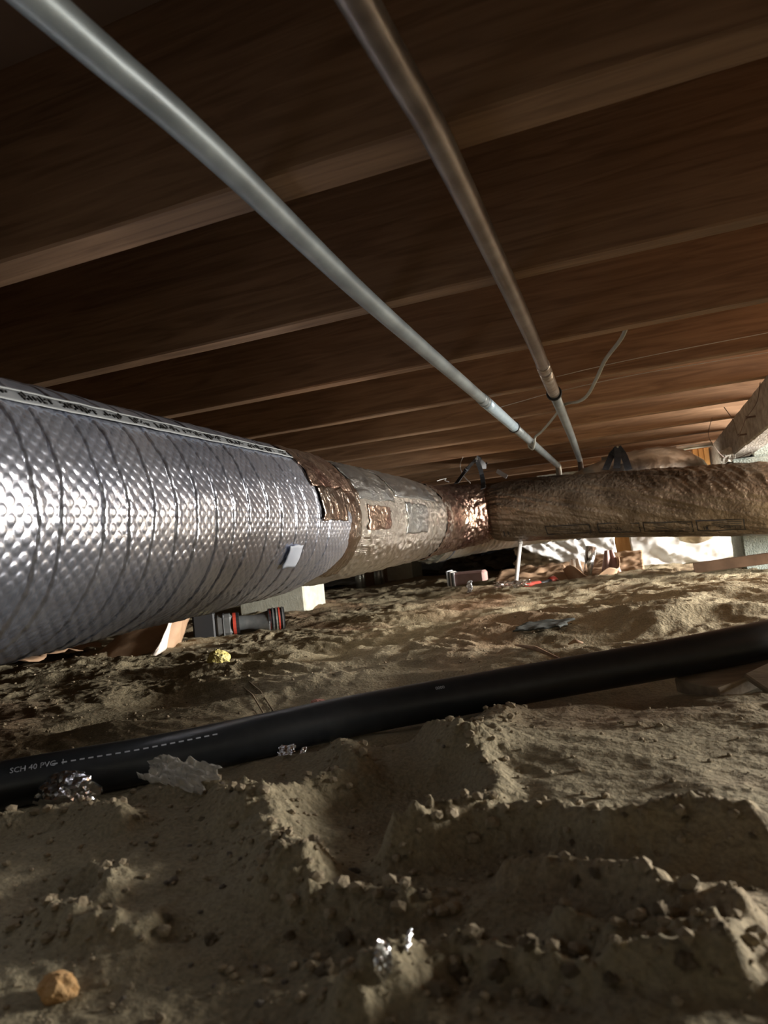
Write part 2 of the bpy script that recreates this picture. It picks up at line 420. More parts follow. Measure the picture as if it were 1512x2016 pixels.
# ------------------------------------------------------------------ enclosing shell
def struct(name, lo, hi, mt, label, bev=0.0):
    return tag(MB().box(lo, hi, bev=bev).build(name, mt), label, kind='structure')
struct('wall_back', (-4.3, 8.2, -.1), (2.5, 8.4, .92), M['concrete'], 'far concrete foundation wall in the dark')
struct('wall_left', (-4.4, -1.3, -.1), (-4.1, 8.3, .92), M['concrete'], 'concrete foundation wall beyond the silver duct')
struct('wall_right', (2.3, -1.3, -.1), (2.5, 8.3, .92), M['concrete'], 'concrete foundation wall beyond the girder')
struct('wall_front', (-4.3, -1.4, -.1), (2.5, -1.2, .92), M['concrete'], 'concrete foundation wall behind the camera')
struct('wall_inner', (-.62, 4.62, -.05), (2.35, 4.74, .655), M['concrete'], 'inner foundation wall behind the white sheeting')
struct('ceiling', (-4.4, -1.4, .896), (2.5, 8.4, .93), M['subfloor'], 'dark plank subfloor above the joists')

# ------------------------------------------------------------------ joists
JY = [(.262,.038),(.672,.056),(1.08,.038),(1.497,.038),(1.93,.038),(2.342,.038),(2.722,.038),(3.165,.038),(3.56,.038)]
y = 3.56
while y < 7.8:
    y += .408; JY.append((y, .038))
JY += [(-.148,.038),(-.558,.038),(-.968,.038)]
def joist(y, wd, k):
    # a long sawn board: edges a little uneven
    n = 46; xs = np.linspace(-4.1, 2.3, n)
    e0 = .0018*fbm(xs*3+k*9.1, xs*0+k, 3); e1 = .0018*fbm(xs*3+k*4.7+40, xs*0+k, 3); e2 = .002*fbm(xs*2+k*3.3, xs*0-k, 2)
    if wd > .05: e0 = e0*2.5; e1 = e1*2.5
    b = .003; vs = []; fs = []
    for i, x in enumerate(xs):
        a, c, z = y-wd/2+e0[i], y+wd/2+e1[i], .66+e2[i]
        vs += [(x, a, .896), (x, a, z+b), (x, a+b, z), (x, c-b, z), (x, c, z+b), (x, c, .896)]
    for i in range(n-1):
        for j in range(5): fs.append((i*6+j, (i+1)*6+j, (i+1)*6+j+1, i*6+j+1))
    fs += [tuple(range(5, -1, -1)), tuple((n-1)*6+j for j in range(6))]
    mb = MB(); mb.add(vs, fs); o = mb.build('floor_joist', M['joist'])
    ORD = ['first', 'second', 'third', 'fourth', 'fifth', 'sixth', 'seventh', 'eighth', 'ninth', 'tenth', 'eleventh', 'twelfth', 'thirteenth', 'fourteenth', 'fifteenth', 'sixteenth', 'seventeenth', 'eighteenth', 'nineteenth']
    nn = sorted(v for v, _ in JY); ix = nn.index(y)-nn.index(.672)
    lab = ('doubled wide floor joist with an uneven lower edge above the pipes' if wd > .05 else 'brown sawn floor joist, %s from the doubled wide joist %s' % (ORD[abs(ix)-1], 'towards the white sheeting' if ix > 0 else 'away from the white sheeting'))
    tag(o, lab, 'joist', 'floor joists')
for k, (yy, wd) in enumerate(JY): joist(yy, wd, k)

# girder, its piers
gm = thing('girder', 'weathered timber girder carrying the joist ends above the brown flex duct', 'beam', (.425, 1.8, .52))
def girder_piece(y0, y1, sh):
    n = 60; ys = np.linspace(y0, y1, n); vs = []; fs = []
    e = .004*fbm(ys*5+sh, ys*0, 3)
    for i, yy in enumerate(ys):
        x0 = .378+e[i]; x1 = .468; z0 = .522+e[i]*.8+sh*.003; z1 = .659; b = .006
        vs += [(x0, yy, z1), (x0, yy, z0+b), (x0+b, yy, z0), (x1-b, yy, z0), (x1, yy, z0+b), (x1, yy, z1)]
    for i in range(n-1):
        for j in range(6): fs.append((i*6+j, i*6+(j+1) % 6, (i+1)*6+(j+1) % 6, (i+1)*6+j))
    fs += [tuple(range(6)), tuple((n-1)*6+j for j in range(5, -1, -1))]
    mb = MB(); mb.add(vs, fs); return mb.build('timber', M['girder'], gm)
girder_piece(-1.1, 2.93, 0); girder_piece(2.935, 4.55, 1)
for (yy, zz) in ((2.62,.585),(2.86,.555)):
    MB().tube([(.38, yy, zz), (.352, yy, zz)], .0035, 8).tube([(.353, yy, zz), (.349, yy, zz)], .006, 8).build('nail', M['wire_dark'], gm)

def pier(name, lo, hi, mt, label, cat='pier', group=None, bev=.008, cap=True):
    r = thing(name, label, cat, ((lo[0]+hi[0])/2, (lo[1]+hi[1])/2, lo[2]), group)
    MB().box(lo, (hi[0], hi[1], hi[2]-.03 if cap else hi[2]), bev=bev).build('block', mt, r)
    if cap: MB().box((lo[0]+.006, lo[1]+.006, hi[2]-.03), (hi[0]-.006, hi[1]-.006, hi[2]), bev=.004).build('cap', M['post'], r)
    return r
pr = thing('concrete_pier', 'rough stuccoed grey-green pier under the girder behind the brown flex duct', 'pier', (.68, 3.7, 0))
MB().box((.385, 3.50, -.06), (.98, 3.92, .519), bev=.008).build('block', M['stucco'], pr)
MB().box((.475, 3.50, .519), (.98, 3.92, .625), bev=.006).build('block', M['stucco'], pr)

# unseen hollow blocks, added off to the right to shade the near sand
def shade_block(c, rot, label):
    r = thing('added_shade_block', label, 'block', c); mm = Matrix.Translation(c) @ Matrix.Rotation(rot, 4, 'Z')
    for lo, hi in (((-.195, -.095, 0), (.195, -.063, .19)), ((-.195, .063, 0), (.195, .095, .19)), ((-.195, -.063, 0), (-.16, .063, .19)), ((.16, -.063, 0), (.195, .063, .19)), ((-.018, -.063, 0), (.018, .063, .19))):
        MB().box(lo, hi, mtx=mm, bev=.004).build('web', M['concrete'], r)
shade_block((.77, 1.69, hz(.77, 1.69)-.01), .06, 'added grey hollow block shading the near sand from beside the girder, lower of two')
shade_block((.765, 1.685, hz(.77, 1.69)+.181), -.05, 'added grey hollow block stacked on another to shade the near sand')

# ------------------------------------------------------------------ silver duct
DD = np.array([-0.088, .996, .017]); DD /= np.linalg.norm(DD)
E1 = np.cross(DD, [0, 0, 1]); E1 /= np.linalg.norm(E1); E2 = np.cross(E1, DD)
C0 = -.679*E1 + .077*E2 + np.array([0, 0, ZC])
def dpt(t, th, r):
    t = np.asarray(t)[..., None]; r = np.asarray(r)[..., None]; th = np.asarray(th)
    return C0 + DD*t + r*(np.cos(th)[..., None]*E1 + np.sin(th)[..., None]*E2)
duct = thing('insulated_duct', 'large round silver duct wrapped in bubble foil hanging beside the water pipes', 'duct', tuple(C0 + DD*1.5 - np.array([0, 0, .17])))
CRE = [(.50,.02),(.585,-.01),(.622,.015),(.688,.01),(.735,-.015),(.787,.02),(.84,.0),(.893,.015),(.95,-.02),(1.005,.01),(1.06,.02),(1.13,-.01),(1.19,.015),(1.26,.01),(1.315,-.02),(1.38,.01),(1.45,.015)]
rr_ = random.Random(3)
t_ = .46
while t_ > -.9: CRE.append((t_, rr_.uniform(-.02, .02))); t_ -= rr_.uniform(.05, .085)
def wrap_disp(t, th):
    a = .17*th
    r = .17 + .0022*fbm(t*4, th*1.2, 2) + .0012*fbm(t*18, th*5, 2)
    # bubbles, staggered lattice
    du, dv = .0205, .0094
    row = np.round(a/dv); off = np.where(row.astype(int) % 2 == 0, 0.0, .5)
    cu = (np.round(t/du - off) + off)*du; cv = row*dv
    best = np.full(t.shape, 9.0)
    for k in (-1, 0, 1):
        row2 = row + k; off2 = np.where(row2.astype(int) % 2 == 0, 0.0, .5)
        cu2 = (np.round(t/du - off2) + off2)*du
        best = np.minimum(best, ((t-cu2)/.0064)**2 + ((a-row2*dv)/.0066)**2)
    amp = .0010*(1 - .75*sstep(.55, .95, th))*(.75 + .5*perlin(t*9, th*4+3))
    r = r + amp*sstep(0, .62, 1-best)
    for c, sl in CRE:
        dt = t - (c + sl*th*.35 + .006*perlin(th*3+c*31, th*0+c*7))
        fade = .55 + .45*np.clip(perlin(th*2.1+c*13, th*0+3.3)*2+.6, 0, 1)
        r = r - .0046*fade*np.exp(-(dt/.0017)**2) + .0016*fade*np.exp(-((dt-.006)/.006)**2)
    return r
def wrap_end(th): return 1.55 + .05*np.sin(th*1.7+.4)*0 + np.interp(th, [-3.2,-1.1,-.67,0,.32,.7,1.1,3.2], [1.5,1.50,1.60,1.60,1.47,1.50,1.57,1.5]) - 1.55 + .012*fbm(th*5, th*0+2, 3)
tt = np.concatenate([np.linspace(-.95, .38, 90)[:-1], np.linspace(.38, 1.0, 560)[:-1], np.linspace(1.0, 1.56, 400)])
thv = np.concatenate([np.linspace(-1.95, 1.45, 330), np.linspace(1.45, 2*math.pi-1.95, 60)[1:-1]])
T, TH = np.meshgrid(tt, thv, indexing='ij')
THs = np.where(TH > math.pi, TH-2*math.pi, TH)
scale = (T - .38)/(1.56-.38); T2 = np.where(T > .38, .38 + np.clip(scale, 0, 1)*(wrap_end(THs)-.38), T)
rad = wrap_disp(T2, THs)
rad[-1] = .163; 
o = grid_mesh('bubble_wrap', dpt(T2, TH, rad), M['foil'], duct, wrap=True)
o['label'] = 'silver bubble foil wrap with dimples and creases'
# inner sleeve beyond the wrap
tt = np.linspace(1.36, 3.06, 300); thv = np.linspace(0, 2*math.pi, 200)[:-1]
T, TH = np.meshgrid(tt, thv, indexing='ij'); THs = np.where(TH > math.pi, TH-2*math.pi, TH)
def sleeve_r(T, TH):
    THs = np.where(TH > math.pi, TH-2*math.pi, TH)
    k_ = sstep(1.50, 1.80, T)
    r = .160 + .004*k_ + (.001+.003*k_)*fbm(T*6, np.cos(TH)*2, 3, z=np.sin(TH)*2+5) + (.001+.0022*k_)*ridged(T*16+THs*3, THs*6, 3)
    return r - .006*np.exp(-((T-2.28-.05*THs)/.008)**2) - .005*np.exp(-((T-2.66+.03*THs)/.008)**2)
rad = sleeve_r(T, TH)
o = grid_mesh('foil_sleeve', dpt(T, TH, rad), M['foil_skin'], duct, wrap=True); o['label'] = 'dull scrim foil sleeve'
def patch(name, t0, t1, a0, a1, r, mt, n=24, wob=.01, lab=None, bulge=0.0):
    a0 = math.radians(a0); a1 = math.radians(a1)
    U, V = np.meshgrid(np.linspace(0, 1, n), np.linspace(0, 1, n), indexing='ij')
    T = t0+(t1-t0)*U + wob*fbm(V*3+t0*9, U*2, 2); A = a0+(a1-a0)*V + wob*4*fbm(U*3+a0*5, V*2+9, 2)
    rr = (r + .003*fbm(T*20, A*4, 3)) if r else sleeve_r(T, A)+.0016+.001*ridged(T*24, A*7, 2)
    o = thick(grid_mesh(name, dpt(T, A, rr), mt, duct), .0012)
    if lab: o['label'] = lab
    return o
patch('foil_tape', 1.38, 1.64, 18, 62, .1745, M['foil_red'], lab='dark reddish reflective foil tape over the wrap edge')
patch('foil_tape', 1.40, 1.56, -6, 19, .1755, M['foil_tape'], lab='bright crinkled foil tape')
patch('foil_tape', 1.54, 1.70, -60, 34, 0, M['foil_tape'], n=50, wob=.02, lab='crinkled foil tape sealing the end of the bubble wrap')
patch('foil_patch', 1.70, 2.06, 13, 58, 0, M['foil_patch'], lab='grey foil patch with scrim grid')
patch('foil_patch', 2.10, 2.75, 20, 75, 0, M['foil_patch'], lab='grey-green foil patch on top')
patch('foil_patch', 1.76, 1.98, -14, 8, 0, M['foil_red'])
patch('foil_patch', 2.2, 2.52, -20, 14, 0, M['foil_patch'])
patch('white_tape', 1.235, 1.30, -37, -22, .1755, M['tapewhite'], n=10, wob=.004, lab='small pale bluish tape patch')
# printed strip along the top
def band(name, a0, a1, r, mt, t0=-.5, t1=1.46, parent=duct, n=160, slope=3.2):
    U, V = np.meshgrid(np.linspace(0, 1, n), np.linspace(0, 1, 5), indexing='ij')
    T = t0+(t1-t0)*U; sh = np.radians(slope)*np.clip(T-.6, -1, 1)*1.6
    A = np.radians(a0)+(np.radians(a1-a0))*V + sh + .010*fbm(T*6, T*0+1, 2)
    rr = wrap_disp(T, A*0+1.2)*0 + r + .0012*fbm(T*18, A*5, 2)
    return thick(grid_mesh(name, dpt(T, A, rr), mt, parent), .0007)
st = band('printed_strip', 39.5, 46.5, .1736, M['strip']); st['label'] = 'pale printed selvedge strip with small dark marks'
band('border_line', 39.0, 40.1, .1742, M['stripline'], parent=st); band('border_line', 46.3, 47.4, .1742, M['stripline'], parent=st)
mb = MB(); r2 = random.Random(5); t = .45      # unreadable small lettering, bars grouped into words
while t < 1.44:
    nl = r2.randint(5, 11)
    for k in range(nl):
        sh = math.radians(3.2)*max(-1, min(1, t-.6))*1.6
        for q in range(r2.randint(1, 3)):
            a = math.radians(r2.uniform(41.2, 44.6))+sh; h = math.radians(r2.choice([.5, .5, 1.4])); dt = r2.choice([.0012, .0016, .004])
            ps = dpt(np.array([t, t+dt, t+dt, t]), np.array([a-h, a-h, a+h, a+h]), np.full(4, .1752)); ps0 = dpt(np.array([t, t+dt, t+dt, t]), np.array([a-h, a-h, a+h, a+h]), np.full(4, .1735))
            mb.add(list(map(tuple, ps0))+list(map(tuple, ps)), [(4,5,6,7),(0,1,5,4),(1,2,6,5),(2,3,7,6),(3,0,4,7)])
        t += .0062
    t += .014
mb.build('lettering', M['ink'], st)

# elbow collar (crinkled reddish tape) leading into the brown flex
def spline(pts, n):
    pts = np.array([list(p) for p in pts], float); k = len(pts)
    P = np.vstack([2*pts[0]-pts[1], pts, 2*pts[-1]-pts[-2]]); out = []
    for s in np.linspace(0, k-1-1e-9, n):
        i = int(s); u = s-i; a, b, c, d = P[i], P[i+1], P[i+2], P[i+3]
        out.append(.5*((2*b)+(-a+c)*u+(2*a-5*b+4*c-d)*u*u+(-a+3*b-3*c+d)*u**3))
    return np.array(out)
def frames(path):
    tg = np.gradient(path, axis=0); tg /= np.linalg.norm(tg, axis=1)[:, None]
    sd = np.cross(tg, [0, 0, 1.0]); sd /= np.linalg.norm(sd, axis=1)[:, None]
    return tg, sd, np.cross(sd, tg)
def sweep(path, th, R):
    tg, sd, up = frames(path)
    return path[:, None, :] + R[..., None]*(np.cos(th)[None, :, None]*sd[:, None, :] + np.sin(th)[None, :, None]*up[:, None, :])
thv = np.linspace(0, 2*math.pi, 130)[:-1]
pc = spline([C0+DD*2.92, C0+DD*3.08, (-.935,3.24,.395), (-.865,3.385,.403), (-.755,3.452,.407), (-.70,3.462,.407)], 130)
U, TH = np.meshgrid(np.linspace(0, 1, 130), thv, indexing='ij')
base = np.interp(U, [0, .15, .6, .88, 1], [.166, .166, .153, .134, .120])
cx, cy, cz = np.cos(TH)*2.4, np.sin(TH)*2.4, U*5
Rc = base + .006*ridged(cx*2.6+cz*1.6, cy*2.6-cz*1.6, 3)*.6 + .006*fbm(cx*5, cy*5, 3, z=cz*5+2)
o = grid_mesh('elbow_collar', sweep(pc, thv, Rc), M['foil_red'], duct, wrap=True); o['label'] = 'crinkled reddish foil tape round the elbow'
# end cap disc where the duct goes on out of sight towards the camera side
MB().tube([tuple(C0+DD*-.95), tuple(C0+DD*-.94)], .168, 32).build('end_cap', M['foil_skin'], duct)

# ------------------------------------------------------------------ brown flex duct
FP = [(-.735,3.458,.407), (-.60,3.455,.402), (-.2,3.40,.378), (.1,3.35,.350), (.475,3.262,.318), (.8,3.19,.30), (1.25,3.15,.30), (1.9,3.2,.30)]
fpath = spline(FP, 620)
flex = thing('flex_duct', 'brown metallised flex duct with printed boxes crossing to the girder pier', 'duct', (.2, 3.33, .2))
thf = np.linspace(0, 2*math.pi, 230)[:-1]
seg = np.linalg.norm(np.diff(fpath, axis=0), axis=1); sarc = np.concatenate([[0], np.cumsum(seg)])
SA, TH = np.meshgrid(sarc, thf, indexing='ij')
def flex_r(s, th):
    s = np.asarray(s, float); th = np.asarray(th, float)
    base = np.interp(s, [0, .02, .05, .10, .22, 3], [.110, .112, .128, .137, .141, .143])
    c, sn = np.cos(th), np.sin(th)
    pleat = np.exp(-s/.16)
    r = base + .010*pleat*ridged(th*5.0+s*.8, s*1.5, 2)*(1-np.exp(-s/.02))
    sw = th + s*1.4                                   # folds that sweep diagonally
    r = r + .0085*ridged(np.cos(sw)*3.2, np.sin(sw)*3.2+s*.9, 3)*sstep(.02, .2, s)*(.35+.65*sstep(-.6, .2, sn))
    r = r + .003*fbm(s*6, c*2, 3, z=sn*2+9)
    wr = sstep(.5, 1.0, s)*sstep(-.1, .5, sn)
    r = r + .0055*wr*ridged(s*22+th*3, th*2.0+s*3, 2)
    return r
o = grid_mesh('jacket', sweep(fpath, thf, flex_r(SA, TH)), M['flex'], flex, wrap=True)
cr = spline(FP[:2], 24)
tg, sd, up = frames(cr)
MB().tube([tuple(cr[4] + .117*(math.cos(a)*sd[4] + math.sin(a)*up[4])) for a in np.linspace(0, 2*math.pi, 49)[:-1]], .006, 8, close=True).build('cinch_band', M['kraft'], flex, True)

def fsurf(s, th, lift):
    P = np.array([np.interp(s, sarc, fpath[:, k]) for k in range(3)])
    tg, sd, up = FT
    f = [np.array([np.interp(s, sarc, A[:, k]) for k in range(3)]) for A in (sd, up)]
    r = float(flex_r(np.array(s), np.array(th))) + lift
    return Vector(P + r*(math.cos(th)*f[0] + math.sin(th)*f[1]))
FT = frames(fpath)
def s_of_px(px):
    # arc position of the duct centre line seen under a given column
    best = None
    for k in range(len(fpath)):
        c = RM.T @ (fpath[k]-np.array([0, 0, ZC])); q = 756+F*c[0]/c[2]
        if best is None or abs(q-px) < best[0]: best = (abs(q-px), sarc[k])
    return best[1]
def text2d(body, size):
    cu = bpy.data.curves.new('txt', 'FONT'); cu.body = body; cu.size = size; cu.resolution_u = 2
    ob = bpy.data.objects.new('txt', cu); COL.objects.link(ob)
    me = bpy.data.meshes.new_from_object(ob.evaluated_get(bpy.context.evaluated_depsgraph_get()))
    vs = [(v.co.x, v.co.y) for v in me.vertices]; fs = [tuple(p.vertices) for p in me.polygons]
    bpy.data.objects.remove(ob, do_unlink=True); bpy.data.curves.remove(cu); bpy.data.meshes.remove(me)
    return vs, fs
# front face is at angle ~0..(-) : tg x z ; the side vector points to the camera
side_sign = 1 if FT[1][100][1] < 0 else -1
TH0 = 0.0 if side_sign > 0 else math.pi
def fth(deg): return (math.radians(deg) if side_sign > 0 else math.pi - math.radians(deg))
def quad_strip(mb, s0, s1, d0, d1, lift=.0016, n=8):
    for i in range(n):
        a = s0+(s1-s0)*i/n; b = s0+(s1-s0)*(i+1)/n
        m_ = 4 if abs(d1-d0) > 6 else 1
        for j in range(m_):
            e0 = d0+(d1-d0)*j/m_; e1 = d0+(d1-d0)*(j+1)/m_
            mb.add([fsurf(a, fth(e0), lift), fsurf(b, fth(e0), lift), fsurf(b, fth(e1), lift), fsurf(a, fth(e1), lift)], [(0,1,2,3)])
def print_box(px0, px1, d0, d1, kind):
    s0, s1 = s_of_px(px0), s_of_px(px1); mb = MB(); lw = .0048; dl = math.degrees(lw/.142)
    quad_strip(mb, s0, s1, d0, d0+dl); quad_strip(mb, s0, s1, d1-dl, d1)
    quad_strip(mb, s0, s0+lw, d0, d1, n=1); quad_strip(mb, s1-lw, s1, d0, d1, n=1)
    rr = random.Random(px0)
    L = s1-s0
    if kind == 'lines':
        for k in range(5):
            dd = d1-4-(d1-d0-7)*k/4.6
            quad_strip(mb, s0+L*rr.uniform(.06, .3), s1-L*rr.uniform(.05, .1), dd-1.0, dd)
    if kind == 'few':
        for k in range(3):
            dd = d1-5-(d1-d0-7)*k/3.2
            quad_strip(mb, s0+L*rr.uniform(.12, .3), s1-L*rr.uniform(.1, .35), dd-.9, dd)
    if kind == 'mark':
        mid = (s0+s1)/2; dm = (d0+d1)/2
        for k in range(18):
            a = 2*math.pi*k/18; b = 2*math.pi*(k+1)/18; ro, ri = .017, .013
            q = lambda A, R_: fsurf(mid+R_*math.cos(A), fth(dm+math.degrees(R_*math.sin(A)/.142)), .0012)
            mb.add([q(a, ri), q(b, ri), q(b, ro), q(a, ro)], [(0,1,2,3)])
        quad_strip(mb, mid-.008, mid-.004, dm-3, dm+3, n=1); quad_strip(mb, mid+.003, mid+.007, dm-3, dm+3, n=1)
        quad_strip(mb, s0+L*.1, mid-.025, dm-1, dm); quad_strip(mb, mid+.025, s1-L*.1, dm-1, dm)
    if kind == 'word':
        vs, fs = text2d('FLEX', .036)
        x1 = s1-.012                                  # upside down: starts at the right, reads leftwards
        mb.add([fsurf(x1-x*1.15, fth(d0+4-math.degrees(-y_/.142)*.75), .0012) for x, y_ in [(a, b) for a, b in vs]], fs) if False else \
        mb.add([fsurf(x1-x*1.1, fth(d0+12-math.degrees(y_/.142)*.7), .0012) for x, y_ in vs], fs)
        t = x1-.125
        while t > s0+.02:
            quad_strip(mb, t-rr.choice([.004, .010]), t, d0+4, d0+11, n=1)
            t -= .014
        for k in range(4):
            dd = d1-4-3.6*k
            quad_strip(mb, s0+L*rr.uniform(.06, .5), s1-L*.05, dd-1.2, dd)
    o = mb.build('printed_box', M['inkbrown'], flex); o['label'] = 'dark printed box on the jacket'
    return o
print_box(1083, 1170, -57, -33, 'few'); print_box(1185, 1268, -57, -33, 'mark')
print_box(1275, 1372, -56, -32, 'lines'); print_box(1379, 1472, -55, -30, 'word')
mb = MB(); sA = s_of_px(1000)
quad_strip(mb, sA, sA+.006, -55, -38, n=1); quad_strip(mb, sA, sA+.026, -40, -37, n=2); quad_strip(mb, sA+.022, sA+.028, -53, -38, n=1)
mb.build('printed_letter', M['inkbrown'], flex)

# pale flex that goes on behind, and the arched far duct
def flexduct(name, label, pts, r, mt, n=120, wr=.005, seed=0.0):
    path = spline(pts, n); root = thing(name, label, 'duct', tuple(path[n//2]-np.array([0, 0, r])))
    th = np.linspace(0, 2*math.pi, 80)[:-1]; sg = np.concatenate([[0], np.cumsum(np.linalg.norm(np.diff(path, axis=0), axis=1))])
    S_, T_ = np.meshgrid(sg, th, indexing='ij')
    R_ = r + wr*ridged(np.cos(T_)*2+seed+S_*6, np.sin(T_)*2+S_*9, 3) + wr*.6*np.cos(S_*160+T_*1.5)*.5
    grid_mesh('jacket', sweep(path, th, R_), mt, root, wrap=True)
    tg, sd, up = frames(path)
    for k in (8, n-9):
        MB().tube([tuple(path[k] + (r+.008)*(math.cos(a)*sd[k] + math.sin(a)*up[k])) for a in np.linspace(0, 2*math.pi, 37)[:-1]], .004, 6, close=True).build('tie_band', M['webbing_grey'], root, True)
    return root
flexduct('flex_duct', 'pale silvery flex duct tucked under the elbow of the silver duct', [(-1.02,3.36,.33), (-.93,3.62,.345), (-.78,3.86,.36), (-.55,4.08,.37), (-.3,4.2,.37)], .135, M['flex_pale'], seed=2)
flexduct('flex_duct', 'pale crumpled flex duct arching behind the brown one close under the joists', [(-.42,3.78,.36), (-.2,3.75,.46), (.06,3.74,.505), (.19,3.84,.47), (.235,4.08,.38), (.24,4.26,.26)], .135, M['flex_pale'], seed=7)

# ------------------------------------------------------------------ straps
def strap(name, label, apex, feet, wid, mt, side, extra=None):
    r = thing(name, label, 'strap', apex)
    for f in feet:
        p = spline([apex]+f, 14); MB().ribbon([tuple(q) for q in p], wid, side, .002).build('strap_band', mt, r)
    MB().tube([(apex[0], apex[1]-.004, apex[2]), (apex[0], apex[1]+.01, apex[2])], .005, 8).build('nail', M['steel'], r)
    return r
ap = onz(938, 903, .657)
s1 = strap('duct_strap', 'black webbing strap holding the taped elbow up to a joist', tuple(ap),
      [[tuple(ony(918,925,3.42)), tuple(ony(898,952,3.28))], [tuple(ony(946,925,3.5)), tuple(ony(951,948,3.46)), tuple(ony(951,962,3.36))]], .022, M['webbing'], (1, 0, .1))
mb = MB()
mb.ribbon([tuple(q) for q in spline([tuple(ap), tuple(ony(948,908,3.56)), tuple(ony(958,916,3.54))], 8)], .03, (.3, 0, 1), .002); mb.build('loose_end', M['webbing_grey'], s1)
MB().ribbon([tuple(q) for q in spline([tuple(ony(945,908,3.53)), tuple(ony(952,914,3.52)), tuple(ony(953,923,3.52))], 6)], .022, (1, 0, .4), .0015).build('paper_tag', M['white'], s1)
ap2 = onz(1216, 880, .655)
strap('duct_strap', 'wide grey webbing strap slung from a joist round the pale far duct', tuple(ap2),
      [[tuple(ony(1204,897,3.62)), tuple(ony(1192,925,3.56))], [tuple(ony(1216,900,3.60)), tuple(ony(1214,922,3.57))], [tuple(ony(1228,897,3.62)), tuple(ony(1238,925,3.57))]], .032, M['webbing_grey'], (1, 0, .1))

# ------------------------------------------------------------------ water pipes
def pipe_thing(name, label, pts, r, mt, n=90):
    root = thing(name, label, 'pipe', pts[len(pts)//2]); p = spline(pts, n)
    MB().tube([tuple(q) for q in p], r, 20).build('pipe_run', mt, root, True); return root, p
zP = .643
p1 = [onz(q[0], q[1], zP) for q in [(110,30),(420,300),(735,600),(960,795)]]
p1 = [p1[0]+(p1[0]-p1[1])*2.2] + p1 + [Vector((-.395, 3.1, zP)), Vector((-.412, 3.95, zP))]
w1, q1 = pipe_thing('water_pipe', 'grey-blue galvanised water pipe under the joists nearer the silver duct', [tuple(v) for v in p1], .0138, M['galv'])
p2 = [onz(q[0], q[1], zP) for q in [(705,0),(890,330),(1040,650),(1083,755)]]
p2 = [p2[0]+(p2[0]-p2[1])*2.6] + p2 + [Vector((-.235, 2.9, zP)), Vector((-.283, 3.8, zP))]
w2, q2 = pipe_thing('water_pipe', 'brownish tarnished copper water pipe under the joists nearer the girder', [tuple(v) for v in p2], .0138, M['copper'])
def along(path, y0, y1, n=10):
    ys = np.linspace(y0, y1, n); return [(float(np.interp(v, path[:, 1], path[:, 0])), float(v), float(np.interp(v, path[:, 1], path[:, 2]))) for v in ys]
def yat(path, px):
    best = None
    for k in range(len(path)):
        c = RM.T @ (path[k]-np.array([0, 0, ZC]))
        if c[2] < .2: continue
        q = 756+F*c[0]/c[2]
        if best is None or abs(q-px) < best[0]: best = (abs(q-px), path[k][1])
    return best[1]
P1 = spline([tuple(v) for v in p1], 900); P2 = spline([tuple(v) for v in p2], 900)
a, b = yat(P1, 955), yat(P1, 1012)
k1 = MB().tube(along(P1, a+.02, b), .0162, 20).build('coupling', M['galvblue'], w1, True); k1['label'] = 'pale blue coupling'
MB().tube(along(P1, a-.06, a-.02, 4), .0152, 20).tube(along(P1, a-.012, a+.004, 4), .0166, 20).build('thread_collar', M['galv'], w1, True)
MB().tube(along(P1, b, 3.95), .0146, 20).build('pipe_run', M['galv'], w1, True)
def ring(c, R_, r, axis='y', mt=M['rubber'], parent=None, name='hanger_ring'):
    pts = [(c[0]+R_*math.cos(q), c[1], c[2]+R_*math.sin(q)) for q in np.linspace(0, 2*math.pi, 25)[:-1]]
    mb = MB().tube(pts, r, 8, close=True).tube([(c[0]+.004, c[1], c[2]+R_), (c[0]+.012, c[1]-.005, .70)], .0015, 6)
    return mb.build(name, mt, parent, True)
ring(along(P1, b, b+.01, 2)[0], .0175, .0028, parent=w1)
a, b = yat(P2, 1072), yat(P2, 1088)
MB().tube(along(P2, a-.05, a, 5), .0155, 20).tube(along(P2, a+.015, b+.02, 5), .0158, 20).build('coupling', M['solder'], w2, True)
ring(along(P2, b+.05, b+.06, 2)[0], .0180, .0032, parent=w2)
k3 = MB().tube(along(P2, b+.05, 3.8, 8), .0142, 20).build('pipe_run', M['galv'], w2, True); k3['label'] = 'brighter grey pipe section'
e = Vector(P1[-1]); MB().tube([tuple(e), (e.x, e.y+.02, e.z), (e.x, e.y+.03, e.z-.02), (e.x, e.y+.03, e.z-.12)], .016, 14).build('elbow', M['steel'], w1, True)
e = Vector(P2[-1]); MB().tube([tuple(e), (e.x, e.y+.02, e.z), (e.x, e.y+.03, e.z-.02), (e.x, e.y+.03, e.z-.12)], .014, 14).build('elbow', M['copper'], w2, True)

# ------------------------------------------------------------------ cables and wires
def wire(name, label, pts, r, mt, cat='cable', n=60, group=None):
    o = MB().tube([tuple(q) for q in spline([tuple(p) for p in pts], n)], r, 8).build(name, mt, None, True)
    return tag(o, label, cat, group)
wire('cable', 'slack grey cable hanging between the joists and looping to the copper pipe',
     [onz(1236,600,.72), onz(1236,630,.69), onz(1224,665,.665), onz(1192,708,.648), onz(1176,742,.640), onz(1158,776,.636), onz(1140,790,.640), onz(1112,796,.655),
      onz(1098,812,.664), onz(1082,832,.66), onz(1066,850,.655), onz(1054,860,.65), onz(1052,872,.63), onz(1049,884,.628), onz(1042,880,.64), onz(1040,872,.655)], .0046, M['cable'], n=120)
wire('thin_wire', 'thin white wire stretched from the copper pipe coupling along a joist', [onz(1094,742,.655), onz(1200,717,.668), onz(1340,688,.664), onz(1512,655,.662), onz(1700,618,.662)], .0009, M['wire'], 'wire')
